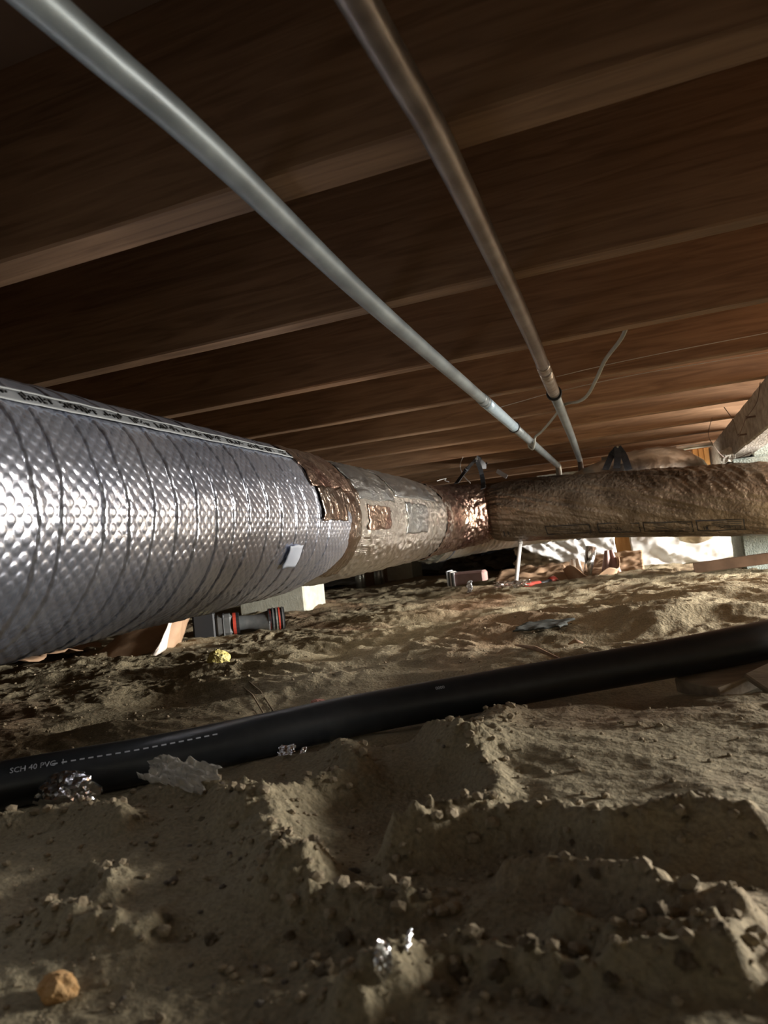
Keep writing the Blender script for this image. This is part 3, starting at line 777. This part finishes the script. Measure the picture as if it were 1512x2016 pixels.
wire('thin_wire', 'thin pale wire running between the two water pipes', [onz(980,803,.655), onz(1030,789,.662), onz(1085,774,.664), onz(1250,738,.664), onz(1512,694,.662), onz(1700,660,.662)], .0009, M['wire'], 'wire')
gw = [Vector((.374, 2.42, .66)), Vector((.370, 2.50, .615)), Vector((.355, 2.60, .59)), Vector((.350, 2.62, .585)), Vector((.352, 2.74, .570)), Vector((.348, 2.86, .555)), Vector((.33, 2.78, .60)), Vector((.30, 2.72, .645))]
wire('tie_wire', 'rusty wire twisted over two nails on the girder face', gw, .0014, M['wire_dark'], 'wire')
wire('tie_wire', 'thin rusty wire loop drooping from a joist to the lower girder edge', [onz(1402,822,.658), onz(1395,850,.62), ony(1400,870,3.0), ony(1425,900,3.2), ony(1450,902,3.1), ony(1480,890,2.9)], .0013, M['wire_dark'], 'wire')
wire('loop_wire', 'white loop of wire hanging beside the black duct strap', [onz(911,900,.657), ony(906,915,3.5), ony(908,928,3.45), ony(915,940,3.4), ony(926,951,3.35)], .0016, M['wire'], 'wire')
wire('loop_wire', 'short curled white wire lying above the silver duct end', [ony(860,947,3.3), ony(870,944,3.35), ony(878,942,3.4), ony(876,946,3.4), ony(884,949,3.4)], .0018, M['wire'], 'wire')
t = MB().ribbon([tuple(q) for q in spline([ony(978,927,3.6), ony(988,933,3.58), ony(998,939,3.56)], 6)], .022, (.5, 0, 1), .0012).build('paper_tag', M['white']); tag(t, 'small white paper tag dangling above the brown flex duct', 'tag')
# conduit along the far joist above the arched duct
cd_ = thing('conduit', 'dull steel conduit with a coupling under the far joists above the pale arched duct', 'conduit', (.1, 3.93, .64))
MB().tube([(-.18, 3.93, .640), (.36, 3.93, .640)], .011, 12).build('tube', M['steel'], cd_, True)
MB().tube([(.15, 3.93, .640), (.19, 3.93, .640)], .015, 12).build('coupling', M['solder'], cd_, True)
# white bits near the girder bearing
def sheet(name, label, cat, P, mt, th=.0015, parent=None):
    o = thick(grid_mesh(name, P, mt, parent), th)
    return tag(o, label, cat) if label else o
def crumple(c, ux, uy, n=(26, 22), amp=.02, fr=3.0, seed=0.0, fold=.5, mt=None, name='', label='', cat='', th=.0012, drape=False, edge=0.0):
    """crinkled flexible sheet: centre c, half-axes ux, uy (vectors)"""
    U, V = np.meshgrid(np.linspace(-1, 1, n[0]), np.linspace(-1, 1, n[1]), indexing='ij')
    if edge:
        U = U*(1+edge*fbm(V*2+seed, V*0+1, 2)); V = V*(1+edge*fbm(U*2+seed+9, U*0+4, 2))
    c = np.array(c); ux = np.array(ux); uy = np.array(uy); nn = np.cross(ux, uy); nn = nn/np.linalg.norm(nn)
    h = amp*(fold*ridged(U*fr*.5+seed, V*fr*.5+seed*2, 3) + (1-fold)*fbm(U*fr*.6+seed, V*fr*.6, 4))
    P = c + U[..., None]*ux + V[..., None]*uy + h[..., None]*nn
    if drape:
        hh = height(P[..., 0], P[..., 1]); P[..., 2] = np.maximum(P[..., 2], hh+.0015)
    return sheet(name, label, cat, P, mt, th)
q = ony(1432, 898, 3.33); crumple(q, (.03, 0, .008), (.0, .02, .03), amp=.012, seed=3, mt=M['clearbag'], name='plastic_scrap', label='torn clear plastic scrap caught on the girder end', cat='plastic')
crumple((.74, 3.66, .633), (.22, .0, .0), (.0, .15, .0), amp=.006, seed=5, mt=M['tarp'], name='plastic_or_daylight_sheet', label='white sheet standing in for the daylight gap above the stuccoed pier', cat='sheet')  # white sheet put in for the bright daylight gap over the pier
bx_ = thing('wood_block', 'short stacked timber blocks wedged under the joists at the girder end', 'block', (.36, 4.3, .55))
for k in range(3): MB().box((.285+.028*k, 4.26, .54), (.311+.028*k, 4.40, .657), bev=.002).build('timber', M['plank'], bx_)

# ------------------------------------------------------------------ black pipe on the sand
bpth = spline([tuple(v) for v in BP], 220)
bp_ = thing('black_pipe', 'long black plastic pipe lying across the sand with white print', 'pipe', (BP[6].x, BP[6].y, 0))
MB().tube([tuple(q) for q in bpth], .0290, 28).build('pipe_run', M['black'], bp_, True)
tgB, sdB, upB = frames(bpth); sB = np.concatenate([[0], np.cumsum(np.linalg.norm(np.diff(bpth, axis=0), axis=1))])
sgn = 1 if sdB[100][1] < 0 else -1
def bsurf(s, deg, lift=.0006):
    P = np.array([np.interp(s, sB, bpth[:, k]) for k in range(3)]); a = math.radians(deg)
    sd = np.array([np.interp(s, sB, sdB[:, k]) for k in range(3)])*sgn; up = np.array([np.interp(s, sB, upB[:, k]) for k in range(3)])
    return Vector(P + (.0290+lift)*(math.cos(a)*sd + math.sin(a)*up))
def sbx(px):
    return min(((abs(756+F*(RM.T@(bpth[k]-np.array([0,0,ZC])))[0]/(RM.T@(bpth[k]-np.array([0,0,ZC])))[2]-px), sB[k]) for k in range(len(bpth))))[1]
def pipe_text(body, size, px, deg):
    vs, fs = text2d(body, size); s0 = sbx(px); mb = MB()
    mb.add([bsurf(s0+x, deg+math.degrees(y_/.029)) for x, y_ in vs], fs)
    o = mb.build('lettering', M['inkwhite'], bp_); return o
pipe_text('SCH 40 PVC  1', .010, 26, 37); pipe_text('0000', .007, 852, 42)
mb = MB(); s0, s1_ = sbx(112), sbx(430); s = s0
while s < s1_:
    mb.add([bsurf(s, 40), bsurf(s+.006, 40), bsurf(s+.006, 43.5), bsurf(s, 43.5)], [(0,1,2,3)]); s += .0105
mb.build('dashed_line', M['inkwhite'], bp_)

# ------------------------------------------------------------------ boards at the right by the pipe
def board(name, label, a, b, wd, th, mt, roll=0.0, cat='board'):
    a = Vector(a); b = Vector(b); x = (b-a); L = x.length; x.normalize(); yv = Vector((0, 0, 1)).cross(x).normalized(); zv = x.cross(yv)
    mm = Matrix((x, yv, zv)).transposed().to_4x4() @ Matrix.Rotation(roll, 4, 'X'); mm.translation = (a+b)/2
    o = MB().box((-L/2, -wd/2, -th/2), (L/2, wd/2, th/2), mtx=mm, bev=.002).build(name, mt)
    return tag(o, label, cat)
A = gnd(1372, 1372); B = gnd(1570, 1308)
board('wood_board', 'grey weathered board end half sunk in sand beneath the black pipe', (A.x, A.y-.012, A.z+.008), (B.x+.06, B.y-.035, B.z+.030), .085, .022, M['board'], .05)
A = gnd(1442, 1362); B = gnd(1640, 1310)
board('wood_board', 'pale thin lath leaning on the sunken board under the black pipe', (A.x+.03, A.y-.05, A.z+.016), (B.x+.06, B.y-.07, B.z+.055), .050, .010, M['board'], .5)
A = ony(1368, 1118, 3.40); B = ony(1580, 1090, 3.28)
board('wood_stake', 'long brown stake lying on the sand before the stuccoed pier', A, B, .045, .045, M['stake'])

# ------------------------------------------------------------------ clods, pebbles, small litter
def blob(r, seed, sub=2, amp=.28, fr=1.3, sq=(1, 1, .8)):
    import bmesh
    bm = bmesh.new(); bmesh.ops.create_icosphere(bm, subdivisions=sub, radius=1)
    V = np.array([v.co[:] for v in bm.verts])
    d = 1 + amp*fbm(V[:, 0]*fr+seed*7.7, V[:, 1]*fr+seed*3.1, 3, z=V[:, 2]*fr+seed+11)
    V = V*d[:, None]*np.array(sq)*r
    for v, c in zip(bm.verts, V): v.co = c
    me = bpy.data.meshes.new('blob'); bm.to_mesh(me); bm.free()
    me.polygons.foreach_set('use_smooth', [True]*len(me.polygons)); return me
CL = [blob(1, s, 3, .85, 1.5, (1.1, .9, .75)) for s in range(5)]
for me in CL: me.materials.append(M['clod'])
CLB = [me.copy() for me in CL]
for me in CLB: me.materials.clear(); me.materials.append(M['clod_brown'])
CLS = [blob(1, s+20, 3, .5, 1.4, (1.15, .9, .65)) for s in range(4)]
for me in CLS: me.materials.clear(); me.materials.append(M['stone'])
def clod(px, py, dpx, kind='s', label=None, name='sand_clod', cat='clod', group='sand clods on the floor', flat=1.0):
    p = gnd(px, py); dep = (RM.T @ np.array([p.x, p.y, p.z-ZC]))[2]; r = dpx/F*dep/2
    r *= {'s': .9, 'b': .8, 'd': .85}[kind]
    me = random.choice({'s': CL, 'b': CLB, 'd': CLS}[kind])
    o = bpy.data.objects.new(name, me); COL.objects.link(o); o.scale = (r, r, r*flat); o.rotation_euler = (random.uniform(-.3, .3), random.uniform(-.3, .3), random.uniform(0, 6.28))
    o.location = (p.x, p.y, p.z + r*.12*flat)
    return tag(o, label, cat, group)
LS = 'small rounded clod of dry sand lying on the crawl space floor'
LB = 'reddish brown clod of earth on a crumbly sand ridge'
LD = 'small dark pebble lying in the foreground sand'
for q in [(400,1640,14),(1015,1512,0),(835,1642,24),(560,1700,0),(1260,1638,26),(1165,1752,0),(270,1655,16),(530,1612,16),(1028,1650,18),(1170,1650,16),(1185,1655,18),(880,1672,14),(690,1620,12),
          (1265,1830,28),(590,1690,12),(1090,1750,14),(1215,1860,26),(470,1620,12),(350,1570,10),(415,1840,30),(330,1825,20),(1360,1690,16),(1390,1665,20),(1490,1710,16),(1230,1750,14),(1480,1765,14),(1190,1955,14),(640,1500,8)]:
    if q[2]: clod(q[0], q[1], q[2], 's', LS)
for q in [(680,1838,40),(570,1835,26),(640,1905,44),(840,1800,34),(775,1805,26),(720,1790,18),(750,1760,20),(930,1895,46),(985,1945,52),(1050,1930,40),(900,1930,44),(870,1985,50),(950,1990,40),(1130,1965,36),(1210,1985,40),(1060,1990,38),
          (1140,1780,28),(1180,1785,26),(1120,1810,26),(1160,1830,24),(1230,1865,26),(1310,1875,40),(1370,1870,34),(1420,1890,34),(1360,1985,44),(1440,1960,30),(1300,1665,14),(1340,1680,18),(1240,1695,14),(1040,1720,20),(1000,1700,16),(1130,1695,14),(830,1700,14),(800,1715,12)]:
    clod(q[0], q[1], q[2], 'b', LB, 'earth_clod', 'clod', 'earth clods on the ridges')
for q in [(697,1718,26),(375,1890,12),(500,1880,12),(345,1760,22),(330,1765,14),(440,1760,16),(395,1800,12),(600,1880,10),(330,1925,14),(420,1920,12),(510,1960,20),(240,1950,14),(700,1960,16),(800,1640,14),(850,1640,10),(1045,1690,10),(560,1915,16),(1075,1880,12),
          (880,1530,10),(440,1582,12),(455,1705,14),(475,1715,12),(375,1680,10),(290,1680,10)]:
    clod(q[0], q[1], q[2], 'd', LD, 'dark_pebble', 'pebble', 'dark pebbles in the foreground')
clod(1350, 1338, 46, 'b', 'round brown clod against the black pipe beside the sunken board', 'earth_clod', 'clod', None)

# grit too small to count
pts = []
g_ = np.random.default_rng(4)
while len(pts) < 11000:
    yy = .30 + g_.random()**1.8*1.9; xx = (-1.2 + 1.45*g_.random())*(yy+.12)
    w_ = .15
    for rd, wd, ht in RIDGES:
        pass
    pts.append((xx, yy))
pts = np.array(pts)
near = np.min(np.stack([seg_d(pts[:, 0], pts[:, 1], rd)/wd for rd, wd, ht in RIDGES]), 0)
keep = ((near < 1.8) | (g_.random(len(pts)) < .35)) & (seg_d(pts[:, 0], pts[:, 1], [(v.x, v.y) for v in BP]) > .036) & ~((pts[:, 0] > -.02) & (pts[:, 1] > 1.1))
pts = pts[keep]; hh = height(pts[:, 0], pts[:, 1])
ico_me = blob(1, 3, 1, .4); IV = np.array([v.co[:] for v in ico_me.vertices]); IF = np.array([p.vertices[:] for p in ico_me.polygons])
sz = .0008 + .0034*g_.random(len(pts))**4*(1+.8*(near[keep] < 1.2))
ang = g_.random(len(pts))*6.28
ca, sa = np.cos(ang), np.sin(ang)
V = np.stack([IV[None, :, 0]*ca[:, None]-IV[None, :, 1]*sa[:, None], IV[None, :, 0]*sa[:, None]+IV[None, :, 1]*ca[:, None], np.repeat(IV[None, :, 2], len(pts), 0)], -1)
V = V*sz[:, None, None] + np.stack([pts[:, 0], pts[:, 1], hh+sz*.4], -1)[:, None, :]
Fc = (IF[None] + (np.arange(len(pts))*len(IV))[:, None, None]).reshape(-1, 3)
me = bpy.data.meshes.new('grit'); me.from_pydata(V.reshape(-1, 3).tolist(), [], Fc.tolist()); me.update()
tag(link('sand_grit', me, M['clod']), 'fine crumbs of sand and grit strewn over the floor', 'grit', kind='stuff')

# foil and plastic litter
def crumpled_ball(name, label, cat, px, py, dpx, mt, seed, sq=(1.3, .9, .75), amp=.9, lift=.55):
    p = gnd(px, py); dep = (RM.T @ np.array([p.x, p.y, p.z-ZC]))[2]; r = dpx/F*dep/2
    me = blob(r, seed, 4, amp*.35, 1.2, sq)
    V = np.array([v.co[:] for v in me.vertices]); n = V/np.linalg.norm(V, axis=1)[:, None]
    k = ridged(n[:, 0]*2.6+seed+n[:, 2], n[:, 1]*2.6+n[:, 2]*1.7, 3)
    V = V*(1+.13*amp*k)[:, None]
    me.vertices.foreach_set('co', V.astype(np.float32).ravel()); me.polygons.foreach_set('use_smooth', [False]*len(me.polygons)); me.update()
    o = link(name, me, mt); o.location = (p.x, p.y, p.z+r*lift*sq[2]); return tag(o, label, cat)
crumpled_ball('foil_ball', 'crumpled ball of silver foil in front of the black pipe', 'foil', 135, 1592, 86, M['foil_bit'], 2, lift=1.25)
p = gnd(362, 1570)
crumple((p.x, p.y, p.z+.014), (.058, -.022, .0), (.006, .014, .010), n=(50, 20), amp=.014, fr=5, seed=4, mt=M['clearbag'], name='plastic_wrap', label='twisted strip of clear plastic wrap lying in front of the black pipe', cat='plastic', edge=.35)
def scrap(px, py, w_, h_, mt, name, label, cat, seed, up=.5, amp=.01, n=(18, 14), lift=.4):
    p = gnd(px, py); a = seed*1.7
    return crumple((p.x, p.y, p.z+h_*lift), (w_/2*math.cos(a*.3), w_/2*math.sin(a*.3)*.4, 0), (0, h_/2*(1-up)+.002, h_/2*up+.001), n=n, amp=amp, fr=4, seed=seed, mt=mt, name=name, label=label, cat=cat, edge=.45)
scrap(568, 1512, .024, .014, M['foil_bit'], 'foil_scrap', 'tiny bright foil scrap on the sand below the black pipe', 'foil', 1.2, .6, .005)
scrap(600, 1506, .012, .008, M['foil_bit'], 'foil_scrap', 'smallest fleck of foil beside the tiny foil scrap', 'foil', 2.1, .6, .003)
crumpled_ball('foil_ball', 'shiny foil crumb among the brown clods at the bottom edge', 'foil', 762, 1990, 62, M['foil_bit'], 5, (.5, .6, 1.2), .8)
scrap(808, 1945, .012, .008, M['foil_bit'], 'foil_scrap', 'little foil fleck behind the shiny foil crumb', 'foil', 3.1, .6, .003)
scrap(924, 1176, .05, .075, M['white'], 'paper_scrap', 'white folded paper scrap standing on the far sand', 'paper', 4.2, .8, .02)
scrap(1010, 1172, .16, .04, M['foil_bit'], 'foil_scrap', 'strip of crumpled foil at the foot of the white rod', 'foil', .4, .6, .02)
crumpled_ball('insulation_tuft', 'yellow insulation tuft sitting on the sand before the cordless tool', 'insulation', 433, 1326, 42, M['yellow_wool'], 3, (1, .8, .9), .6)
crumpled_ball('insulation_tuft', 'pink insulation tuft just behind the black pipe', 'insulation', 628, 1396, 26, M['pink_wool'], 4, (1.3, .8, .6), .6)
crumpled_ball('insulation_tuft', 'second paler pink tuft nearer the black pipe', 'insulation', 672, 1402, 20, M['pink_wool'], 6, (1.3, .8, .6), .6)
crumpled_ball('insulation_tuft', 'orange insulation lump on the foreground sand', 'insulation', 115, 1955, 74, M['orange_wool'], 7, (1, .8, .75), .6)
p = gnd(1075, 1272)
crumple((p.x, p.y, p.z+.010), (.055, .01, .0), (.01, .05, .003), n=(20, 16), amp=.006, fr=2.5, seed=8, mt=M['slate'], name='plastic_scrap', label='dark grey-green flat scrap half buried in lit sand', cat='plastic', edge=.25, th=.004)
for (a, b, lb) in [((1018,1305),(1105,1328),'dark splinter of wood on the sand behind the black pipe'), ((1120,1284),(1150,1282),'short dark stick near the grey-green scrap')]:
    A = gnd(*a); B = gnd(*b); tag(MB().tube([(A.x, A.y, A.z+.006), ((A.x+B.x)/2, (A.y+B.y)/2, (A.z+B.z)/2+.012), (B.x, B.y, B.z+.006)], [.002, .005, .002], 6).build('stick', M['post'], None, True), lb, 'stick')
for (a, b, lb) in [((480,1365),(520,1400),'thin straw crossing others on the sand behind the pipe'), ((492,1360),(540,1392),'thin straw lying beside the crossed straw')]:
    A = gnd(*a); B = gnd(*b); tag(MB().tube([(A.x, A.y, A.z+.004), ((A.x+B.x)/2, (A.y+B.y)/2, (A.z+B.z)/2+.014), (B.x, B.y, B.z+.004)], .0016, 5).build('straw', M['board'], None, True), lb, 'straw')

# ------------------------------------------------------------------ cordless tool under the duct
def cordless(px0, px1, py):
    A = gnd(px0, py); x = Vector((A.y, -A.x-.25, 0)).normalized(); L = .335; B = Vector((A.x+x.x*L, A.y+x.y*L, 0)); B.z = hz(B.x, B.y)
    y_ = Vector((-x.y, x.x, 0)); mm = Matrix((x, y_, Vector((0, 0, 1)))).transposed().to_4x4(); z0 = max(A.z, B.z)-.012
    mm.translation = (A.x, A.y, z0)
    r = thing('cordless_tool', 'cordless tool with black battery and red-striped ends lying under the silver duct', 'tool', (A.x, A.y, z0))
    k = L/.36
    MB().box((0, -.045*k, 0), (.085*k, .05*k, .112*k), mtx=mm, bev=.006).build('battery', M['tool_black'], r)
    MB().box((.083*k, -.04*k, .012*k), (.155*k, .045*k, .098*k), mtx=mm, bev=.012).build('foot', M['tool_grey'], r)
    MB().box((.112*k, -.042*k, .01*k), (.122*k, .047*k, .10*k), mtx=mm, bev=.004).build('latch', M['tool_black'], r)
    def rings(name, ys, mt, parent):
        mb = MB()
        for (xx, h) in ys: mb.tube([mm @ Vector((xx*k, 0, .055*k)), mm @ Vector(((xx+h)*k, 0, .055*k))], .044*k, 20)
        return mb.build(name, mt, parent, False)
    rings('red_band', [(.155, .012)], M['tool_red'], r); rings('collar', [(.167, .012)], M['tool_black'], r)
    hd = spline([(.17, 0, .055), (.205, 0, .054), (.245, 0, .05), (.275, 0, .05), (.30, 0, .05)], 16)
    rad = list(np.interp(np.linspace(0, 1, 16), [0, .3, .6, 1], [.030, .028, .034, .044])*k)
    MB().tube([tuple(mm @ Vector(tuple(q*k))) for q in hd], rad, 18).build('handle', M['tool_grey'], r, True)
    rings('head', [(.295, .065)], M['tool_black'], r)
    hb = rings('red_band', [(.300, .006)], M['tool_red'], r)
    for xx, mt in ((.312, M['tool_grey']), (.326, M['steel']), (.336, M['tool_red']), (.350, M['tool_grey'])):
        MB().tube([mm @ Vector((xx*k, 0, .055*k)), mm @ Vector(((xx+.006)*k, 0, .055*k))], .0465*k, 20).build('stripe', mt, r)
cordless(384, 560, 1268)

# brown sheet with a pale flap and foil behind, at the left under the duct
p = gnd(255, 1305)
N_ = 36; U, V = np.meshgrid(np.linspace(0, 1, 60), np.linspace(0, 1, 20), indexing='ij')
base = np.array([list(gnd(150, 1312)), list(gnd(220, 1308)), list(gnd(290, 1300)), list(gnd(340, 1290)), list(gnd(356, 1278))])
bs = spline(base, 60)
hgt = np.interp(np.linspace(0, 1, 60), [0, .2, .45, .7, .85, .95, 1], [.01, .085, .10, .095, .14, .165, .10])
P = bs[:, None, :] + np.stack([0*U, .10*V*(1-.3*U), hgt[:, None]*V - .01], -1) + (.008*fbm(U*5, V*3, 3))[..., None]*np.array([0, 1, .3])
bsht = thing('kraft_sheet', 'folded brown kraft paper sheet with a pale torn flap under the silver duct', 'paper', (p.x, p.y, p.z))
thick(grid_mesh('sheet', P, M['kraft'], bsht), .003)
fl = np.array([list(gnd(292, 1303)), list(gnd(325, 1296)), list(gnd(355, 1280))]); fs_ = spline(fl, 24)
U, V = np.meshgrid(np.linspace(0, 1, 24), np.linspace(0, 1, 12), indexing='ij')
P = fs_[:, None, :] + np.stack([0*U, .035*V-.018, (.02+.15*U**1.6)*V], -1) + (.006*fbm(U*5+3, V*3, 3))[..., None]*np.array([0, 1, .3])
thick(grid_mesh('flap', P, M['kraftpale'], bsht), .003)['label'] = 'pale torn flap'
q = gnd(268, 1290); crumple((q.x-.05, q.y+.14, q.z+.115), (.075, 0, .0), (0, .03, .03), amp=.014, seed=6, mt=M['foil_bit'], name='foil_scrap', label='shiny foil piece behind the brown kraft sheet', cat='foil')
# low cloth-like brown ground sheet further left
crumple((p.x-.55, p.y-.02, p.z+.02), (.32, .0, 0), (0, .16, .0), amp=.03, seed=9, mt=M['kraft'], name='ground_sheet', label='flattened brown paper lying in the dark beneath the silver duct', cat='paper', drape=True, edge=.2)

# ------------------------------------------------------------------ piers and litter far under the duct
def far_pier(px0, px1, py, wd, dp, h, label, mt=M['block']):
    a = G(px0, py); b = G(px1, py)
    z = min(hz(a.x, a.y), hz(b.x, b.y))-.04
    return pier('pier_block', (a.x, a.y, z), (b.x, a.y+dp, h), mt, label, group=None)
far_pier(474, 566, 1222, .22, .24, .655, 'pale concrete pier with sand heaped at its foot behind the cordless tool')
far_pier(752, 793, 1157, .22, .26, .655, 'whitish concrete pier block beside the timber post and steel jacks')
far_pier(846, 908, 1134, .25, .25, .655, 'greenish grey concrete pier farthest under the taped elbow')
c = G(738, 1160); z = hz(c.x, c.y)
tag(MB().box((c.x-.08, c.y-.0, z-.03), (c.x+.07, c.y+.12, .657), bev=.004).build('timber_post', M['post']), 'dark square timber post between two steel jacks', 'post')
def jack(px, py, label):
    c = G(px, py); z = hz(c.x, c.y); r = thing('jack_post', label, 'jack', (c.x, c.y, z))
    MB().tube([(c.x, c.y, z-.02), (c.x, c.y, z+.16)], .030, 14).build('base_tube', M['steel'], r, True)
    MB().tube([(c.x+.034, c.y-.01, z-.02), (c.x+.034, c.y-.01, z+.16)], .014, 10).build('side_tube', M['steel'], r, True)
    MB().tube([(c.x, c.y, z+.155), (c.x, c.y, z+.185)], .045, 8).build('collar_nut', M['steel'], r)
    MB().tube([(c.x, c.y, z+.18), (c.x, c.y, .648)], .020, 12).build('screw', M['steel'], r, True)
    MB().box((c.x-.05, c.y-.05, .646), (c.x+.05, c.y+.05, .658)).build('head_plate', M['steel'], r)
jack(710, 1166, 'grey steel screw jack on the silver duct side of the timber post')
jack(747, 1160, 'grey steel screw jack between the timber post and the whitish pier')
q = G(672, 1160); crumple((q.x, q.y, hz(q.x, q.y)+.02), (.22, .05, 0), (-.02, .12, .03), amp=.03, seed=12, mt=M['tarp'], name='plastic_or_daylight_sheet', label='pale plastic sheet lying near the steel jacks', cat='sheet', drape=True)
q = G(835, 1136); crumple((q.x, q.y, hz(q.x, q.y)+.03), (.2, .03, .0), (0, .12, .05), amp=.05, seed=14, mt=M['tarp'], name='plastic_or_daylight_sheet', label='bunched white plastic between two far piers', cat='sheet', drape=True)
q = G(960, 1128); crumple((q.x, q.y+.1, hz(q.x, q.y)+.06), (.42, .0, .02), (0, .2, .06), n=(50, 24), amp=.06, fr=5, seed=15, mt=M['dustybag'], name='plastic_or_daylight_sheet', label='dusty wrinkled plastic heaped behind the white rod', cat='sheet', drape=True)
# reddish sheet with pale edges
q = gnd(905, 1158); r_ = thing('insulation_bundle', 'reddish paper-faced bundle with pale striped end on the far sand', 'insulation', (q.x, q.y, q.z))
MB().box((q.x-.04, q.y, q.z-.02), (q.x+.16, q.y+.12, q.z+.085), bev=.012).build('body', M['paper_red'], r_)
for k, mt in enumerate((M['white'], M['tool_grey'], M['kraftpale'], M['tool_grey'], M['white'])):
    MB().box((q.x-.075+.010*k, q.y-.004, q.z-.015), (q.x-.066+.010*k, q.y+.12, q.z+.10-.004*k)).build('edge_layer', mt, r_)
# white rod
a = gnd(1015, 1170); b = ony(1023, 1070, a.y)
rd = thing('white_rod', 'slim white plastic rod leaning up from the sand under the brown flex duct', 'rod', tuple(a))
MB().tube([(a.x, a.y, a.z-.02), (b.x, b.y+.02, b.z)], .0095, 12).build('shaft', M['tarp'], rd, True)
MB().tube([(b.x, b.y+.02, b.z-.004), (b.x, b.y+.02, b.z+.012)], .012, 12).build('end_cap', M['tarp'], rd, True)
# red-handled hand tool
a = gnd(1034, 1164); b = gnd(1096, 1150)
ht = thing('hand_tool', 'red-handled hand tool lying on the sand beside the white rod', 'tool', tuple(a))
def lp(t, dz=.02): return (a.x+(b.x-a.x)*t, a.y+(b.y-a.y)*t, a.z+(b.z-a.z)*t+dz)
MB().tube([lp(0), lp(.2), lp(.45)], [.008, .013, .013], 10).build('grip', M['tool_red'], ht, True)
MB().tube([lp(.44), lp(.62), lp(.82, .026)], [.011, .009, .012], 10).build('shank', M['tool_black'], ht, True)
MB().tube([lp(.80, .028), lp(.9, .03), lp(1.0, .02)], [.016, .021, .015], 10).build('head', M['tool_red'], ht, True)

# ------------------------------------------------------------------ white sheeting on the inner wall with plank, bags before it
def hang(name, label, x0, x1, ztop, seed, skew=0.0, y=4.585, mt='tarp', zb=0.0):
    U, V = np.meshgrid(np.linspace(0, 1, 80), np.linspace(0, 1, 36), indexing='ij')
    X = x0+(x1-x0)*U + .012*fbm(V*3+seed, V*0, 2); zb_ = height(X*0+x0+(x1-x0)*U, X*0+y)+zb*(1-U)**1.5
    Z = zb_ + (ztop-zb_)*V
    Yv = y - .02 - .018*ridged(U*3+V*.8+seed, V*5+U*1.5, 3) - .05*(1-V)**3
    return tag(thick(grid_mesh(name, np.stack([X, Yv, Z], -1), M[mt]), .0015), label, 'sheeting')
pl0, pl1 = ony(1212, 1100, 4.56).x, ony(1248, 1100, 4.56).x
xl, xr = ony(1030, 1100, 4.5).x, ony(1458, 1090, 4.5).x
hang('plastic_sheeting', 'white plastic sheeting on the wall beside the black bag', xl-.05, pl0+.01, .52, 2, zb=.22)
hang('plastic_sheeting', 'white plastic sheeting on the wall between the orange plank and the pier', pl1-.01, xr+.25, .56, 8)
tag(MB().box((pl0-.01, 4.575, -.06), (pl1+.01, 4.615, .655), bev=.003).build('wood_plank', M['plank']), 'orange-brown upright plank between two white sheets', 'plank')
q = gnd(1190, 1140)
crumple((q.x+.05, q.y+.16, q.z+.05), (.16, 0, .0), (0, .05, .055), amp=.02, seed=3, mt=M['kraft'], name='kraft_sheet', label='brown paper slumped at the foot of the orange plank', cat='paper', drape=True)
q = gnd(1050, 1140)
crumpled_ball('black_bag', 'black plastic bag slumped behind the white rod', 'bag', 1045, 1136, 64, M['blackbag'], 11, (.75, .7, 1.3), .6)
p = gnd(1100, 1140); crumple((p.x-.02, p.y+.2, p.z+.09), (.26, .0, -.05), (0, .06, .10), n=(60, 30), amp=.06, fr=5, seed=21, mt=M['dustybag'], name='dusty_bag', label='translucent dusty plastic bag against the white sheeting', cat='bag', drape=True, edge=.15)
p = gnd(1085, 1152); crumple((p.x, p.y+.12, p.z+.03), (.30, .04, .0), (0, .12, .04), n=(40, 20), amp=.03, fr=4, seed=22, mt=M['kraft'], name='kraft_sheet', label='wide brown paper spread behind the red-handled tool', cat='paper', drape=True, edge=.15)
p = gnd(1165, 1146)
pk = thing('paper_packet', 'open brown paper packet holding a silver roll', 'packet', tuple(p))
U, V = np.meshgrid(np.linspace(0, 2*math.pi, 40), np.linspace(0, 1, 10), indexing='ij')
rx = .12+.03*V; P = np.stack([p.x+rx*np.cos(U), p.y+.05+.06*np.sin(U)*(1+.3*V), p.z-.012+(.055+.03*np.sin(U*2+1)+.02*np.sin(U*5))*V], -1)
thick(grid_mesh('wrapper', P, M['kraft'], pk), .003)
U, V = np.meshgrid(np.linspace(-1, 1, 14), np.linspace(0, 1, 10), indexing='ij')
P = np.stack([p.x+.10+.05*U*(1-V*.6), p.y+.06+.02*U+.01*np.sin(U*6), p.z+.01+.12*V], -1); thick(grid_mesh('paper_corner', P, M['paper_red'], pk), .002)
P = np.stack([p.x-.08+.04*U*(1-V*.5), p.y+.06+.02*U+.01*np.sin(U*6), p.z+.01+.09*V], -1); thick(grid_mesh('paper_corner', P, M['kraftpale'], pk), .002)
rl = MB().tube([(p.x-.02, p.y+.03, p.z+.01), (p.x+.015, p.y+.06, p.z+.155)], [.022, .030], 18).build('foil_roll', M['foil_bit'], None, True); tag(rl, 'silver foil roll standing in the brown paper packet', 'roll')
